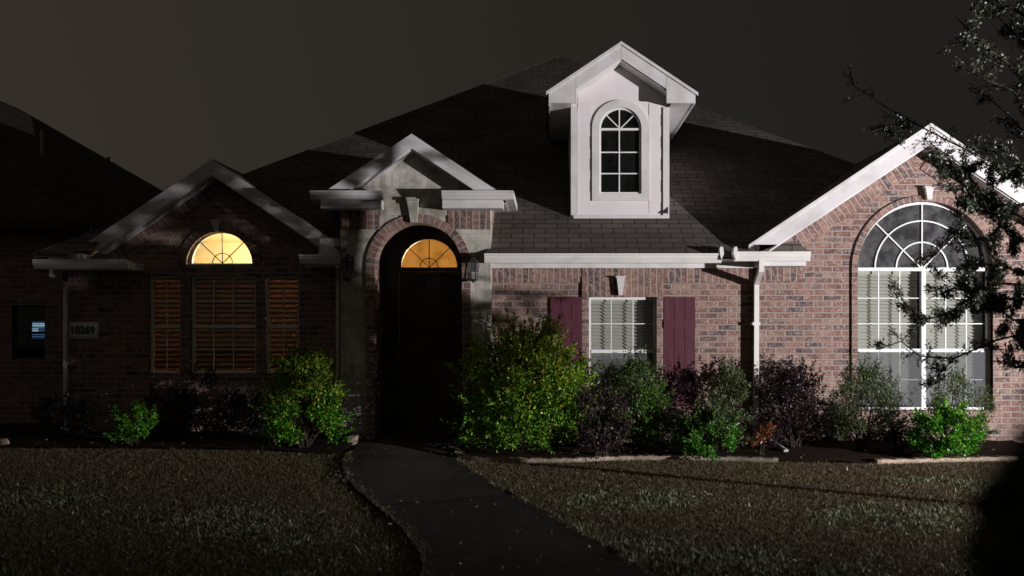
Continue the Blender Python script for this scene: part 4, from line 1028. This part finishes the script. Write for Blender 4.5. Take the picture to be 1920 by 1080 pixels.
# visible limbs, from the crown inwards
branch([crot] + bp((1960, 420, 7.7), (1850, 395, 7.6), (1790, 330, 7.55), (1742, 262, 7.5)), 520, .22)
branch([crot] + bp((1950, 520, 7.7), (1880, 500, 7.65), (1820, 490, 7.6)), 900, .28)
branch([crot] + bp((1950, 560, 7.9), (1860, 560, 7.9), (1790, 540, 7.8), (1740, 560, 7.8)), 900, .26)
branch([crot] + bp((1940, 620, 7.7), (1860, 640, 7.6), (1790, 672, 7.5), (1725, 668, 7.45), (1690, 640, 7.4), (1645, 655, 7.4)), 330, .15, .012)
branch(bp((1900, 400, 7.8), (1850, 450, 7.7), (1780, 440, 7.7), (1740, 500, 7.6)), 620, .25)
branch(bp((1790, 672, 7.5), (1760, 700, 7.45), (1735, 735, 7.4)), 110, .13, .006)
branch(bp((1860, 560, 7.6), (1780, 590, 7.5), (1725, 600, 7.5), (1690, 560, 7.45)), 420, .18, .01)
branch([Vector((4.8, YT, 3.6))] + bp((1960, 200, 7.7), (1890, 120, 7.6), (1830, 70, 7.5), (1790, 30, 7.5)), 620, .26)
branch([Vector((4.8, YT, 3.6))] + bp((1960, 260, 7.7), (1900, 170, 7.6), (1850, 150, 7.5), (1795, 120, 7.5)), 330, .2, .01)
branch([Vector((4.8, YT, 3.2))] + bp((1950, 280, 7.9), (1890, 215, 7.9), (1850, 180, 7.9)), 300, .22)
branch([Vector((4.8, YT, 3.4))] + bp((1940, 330, 8.2), (1850, 300, 8.3), (1750, 250, 8.3), (1660, 200, 8.3), (1600, 160, 8.3)), 230, .24, .012)
branch(bp((1720, 232, 8.3), (1670, 235, 8.3), (1625, 250, 8.3)), 200, .18, .008)
branch([Vector((4.8, YT, 3.0))] + bp((1950, 350, 7.6), (1900, 300, 7.6), (1860, 265, 7.5)), 300, .2)
branch(bp((1960, 660, 7.9), (1905, 690, 7.9), (1870, 650, 7.8)), 260, .2)
branch(bp((1960, 470, 7.8), (1890, 440, 7.8), (1850, 380, 7.8)), 900, .28)
branch(bp((1960, 600, 7.8), (1900, 600, 7.8), (1850, 560, 7.8)), 900, .28)
branch(bp((1970, 640, 8.0), (1910, 640, 8.0), (1880, 600, 8.0)), 500, .22)
branch(bp((1900, 400, 8.0), (1840, 360, 8.0), (1800, 310, 8.0)), 420, .22)
branch(bp((1930, 380, 7.6), (1860, 400, 7.5), (1800, 380, 7.45), (1770, 330, 7.4)), 800, .24)
branch(bp((1940, 300, 7.9), (1880, 330, 7.8), (1840, 300, 7.8)), 600, .24)
branch(bp((1960, 540, 7.6), (1870, 530, 7.5), (1800, 570, 7.45)), 800, .24)
branch(bp((1960, 120, 7.8), (1900, 60, 7.8), (1860, 20, 7.8)), 600, .28)
branch(bp((1970, 60, 7.6), (1890, 10, 7.6), (1820, -10, 7.6)), 400, .24)
# the rest of the crown: beyond the frame, it shades the left of the house
for k in range(120):
    a = random.uniform(0, 6.28); t = random.random() ** 1.5; z = 1.2 + 3.3 * t
    o_ = Vector((4.72, YT, min(4.7, z * .9 + .2))); rr = random.uniform(.3, 1.0) * (1 - .3 * t)
    e_ = Vector((5.2 + rr * math.cos(a), YT - .25 + rr * math.sin(a) * .9, z))
    if z > 1.9 and LP.x + (e_.x - LP.x) * (12 - LP.y) / (e_.y - LP.y) > -3.4 and random.random() < .75: continue
    if (e_.x / e_.y) < .545: continue
    branch([o_, o_.lerp(e_, .5) + Vector((0, 0, .12)), e_], 420, .34, .012)
for k in range(16):  # extra unseen low clump, added to shade the left wall
    a = random.uniform(0, 6.28); o_ = Vector((4.66, YT, 1.7)); e_ = Vector((5.45 + .45 * math.cos(a), 6.85 + .3 * math.sin(a), random.uniform(1.3, 2.1)))
    branch([o_, o_.lerp(e_, .5) + Vector((0, 0, .1)), e_], 420, .32, .010)
limbs.build('branches', 'bark', tr)
lp = np.array([tuple(p) for p in lp]); la = np.array([tuple(p) for p in la])
hit = LP.x + (lp[:, 0] - LP.x) * (12 - LP.y) / np.maximum(.5, lp[:, 1] - LP.y); ok = (hit < .25 - .5 * (lp[:, 2] > 2.45)) & ((lp[:, 2] > np.select([hit > -3, hit > -5, hit > -6.3], [1.55, 1.2, 1.45], 1.15)) | (lp[:, 0] < 4.1)); thin = (lp[:, 2] > 1.85) & (lp[:, 0] > 4.15) & (rng.uniform(size=len(lp)) > np.where(hit > -3.2, .03, .24)); ok &= ~thin; lp, la = lp[ok], la[ok]  # leaves culled along lamp rays to shape the shade on the house
la /= np.linalg.norm(la, axis=1, keepdims=True)
leaf_mesh('crown', lp, la, rdir(len(lp)), rng.uniform(.024, .046, len(lp)), rng.uniform(.010, .016, len(lp)), pick([(.05, .065, .035), (.03, .042, .02), (.10, .115, .08)], [4, 4, 2], len(lp)), 'oak', tr)

# near shrub at the right, out of focus beside the camera
def near_shrub():
    c = Vector((.618, .52, .0)); root = thing('foreground_shrub', c, 'dark blurred shrub close to the lens at the lower right corner', 'shrub')
    n = 16000; a = rng.uniform(0, 2 * np.pi, n); z = 1.60 * rng.uniform(0, 1, n) ** .5
    rmax = np.interp(z, [0, .5, 1.1, 1.40, 1.52, 1.60], [.36, .36, .355, .345, .32, .26]); r_ = rmax * rng.uniform(.55, 1.0, n) ** .5
    pos = np.stack([c.x + np.cos(a) * r_, c.y + np.sin(a) * r_, z], 1); ax = rdir(n)
    leaf_mesh('foliage', pos, ax, rdir(n), rng.uniform(.03, .05, n), rng.uniform(.02, .03, n), pick([(.03, .03, .015), (.02, .024, .012)], [1, 1], n), 'leaf', root)
    s_ = MB()
    for k in range(9):
        a = k * .7; s_.tube([(c.x, c.y, 0), (c.x + .12 * math.cos(a), c.y + .12 * math.sin(a), .7), (c.x + .22 * math.cos(a), c.y + .22 * math.sin(a), 1.4)], .014, 6, .004)
    s_.build('stem', 'bark', root)
near_shrub()

# the floodlight itself, on a stake outside the frame
fl = thing('floodlight', (LP.x + .1, LP.y - .1, 0), 'portable floodlight on a tripod standing right of the frame', 'floodlight')
dv = (AIM - LP).normalized(); hb = LP - dv * .16
m_ = MB()
for k in range(3): a = 2.1 * k; m_.tube([(hb.x, hb.y, .9), (hb.x + .45 * math.cos(a), hb.y + .45 * math.sin(a), 0)], .012, 6)
m_.tube([(hb.x, hb.y, .5), (hb.x, hb.y, 1.5)], .016, 8); m_.build('tripod', 'bronze', fl)
hd = MB(); hd.tube([hb - dv * .03, hb + dv * .10], .13, 16, .16); hd.build('lamp_head', 'bronze', fl)
print('objects', len(bpy.data.objects))
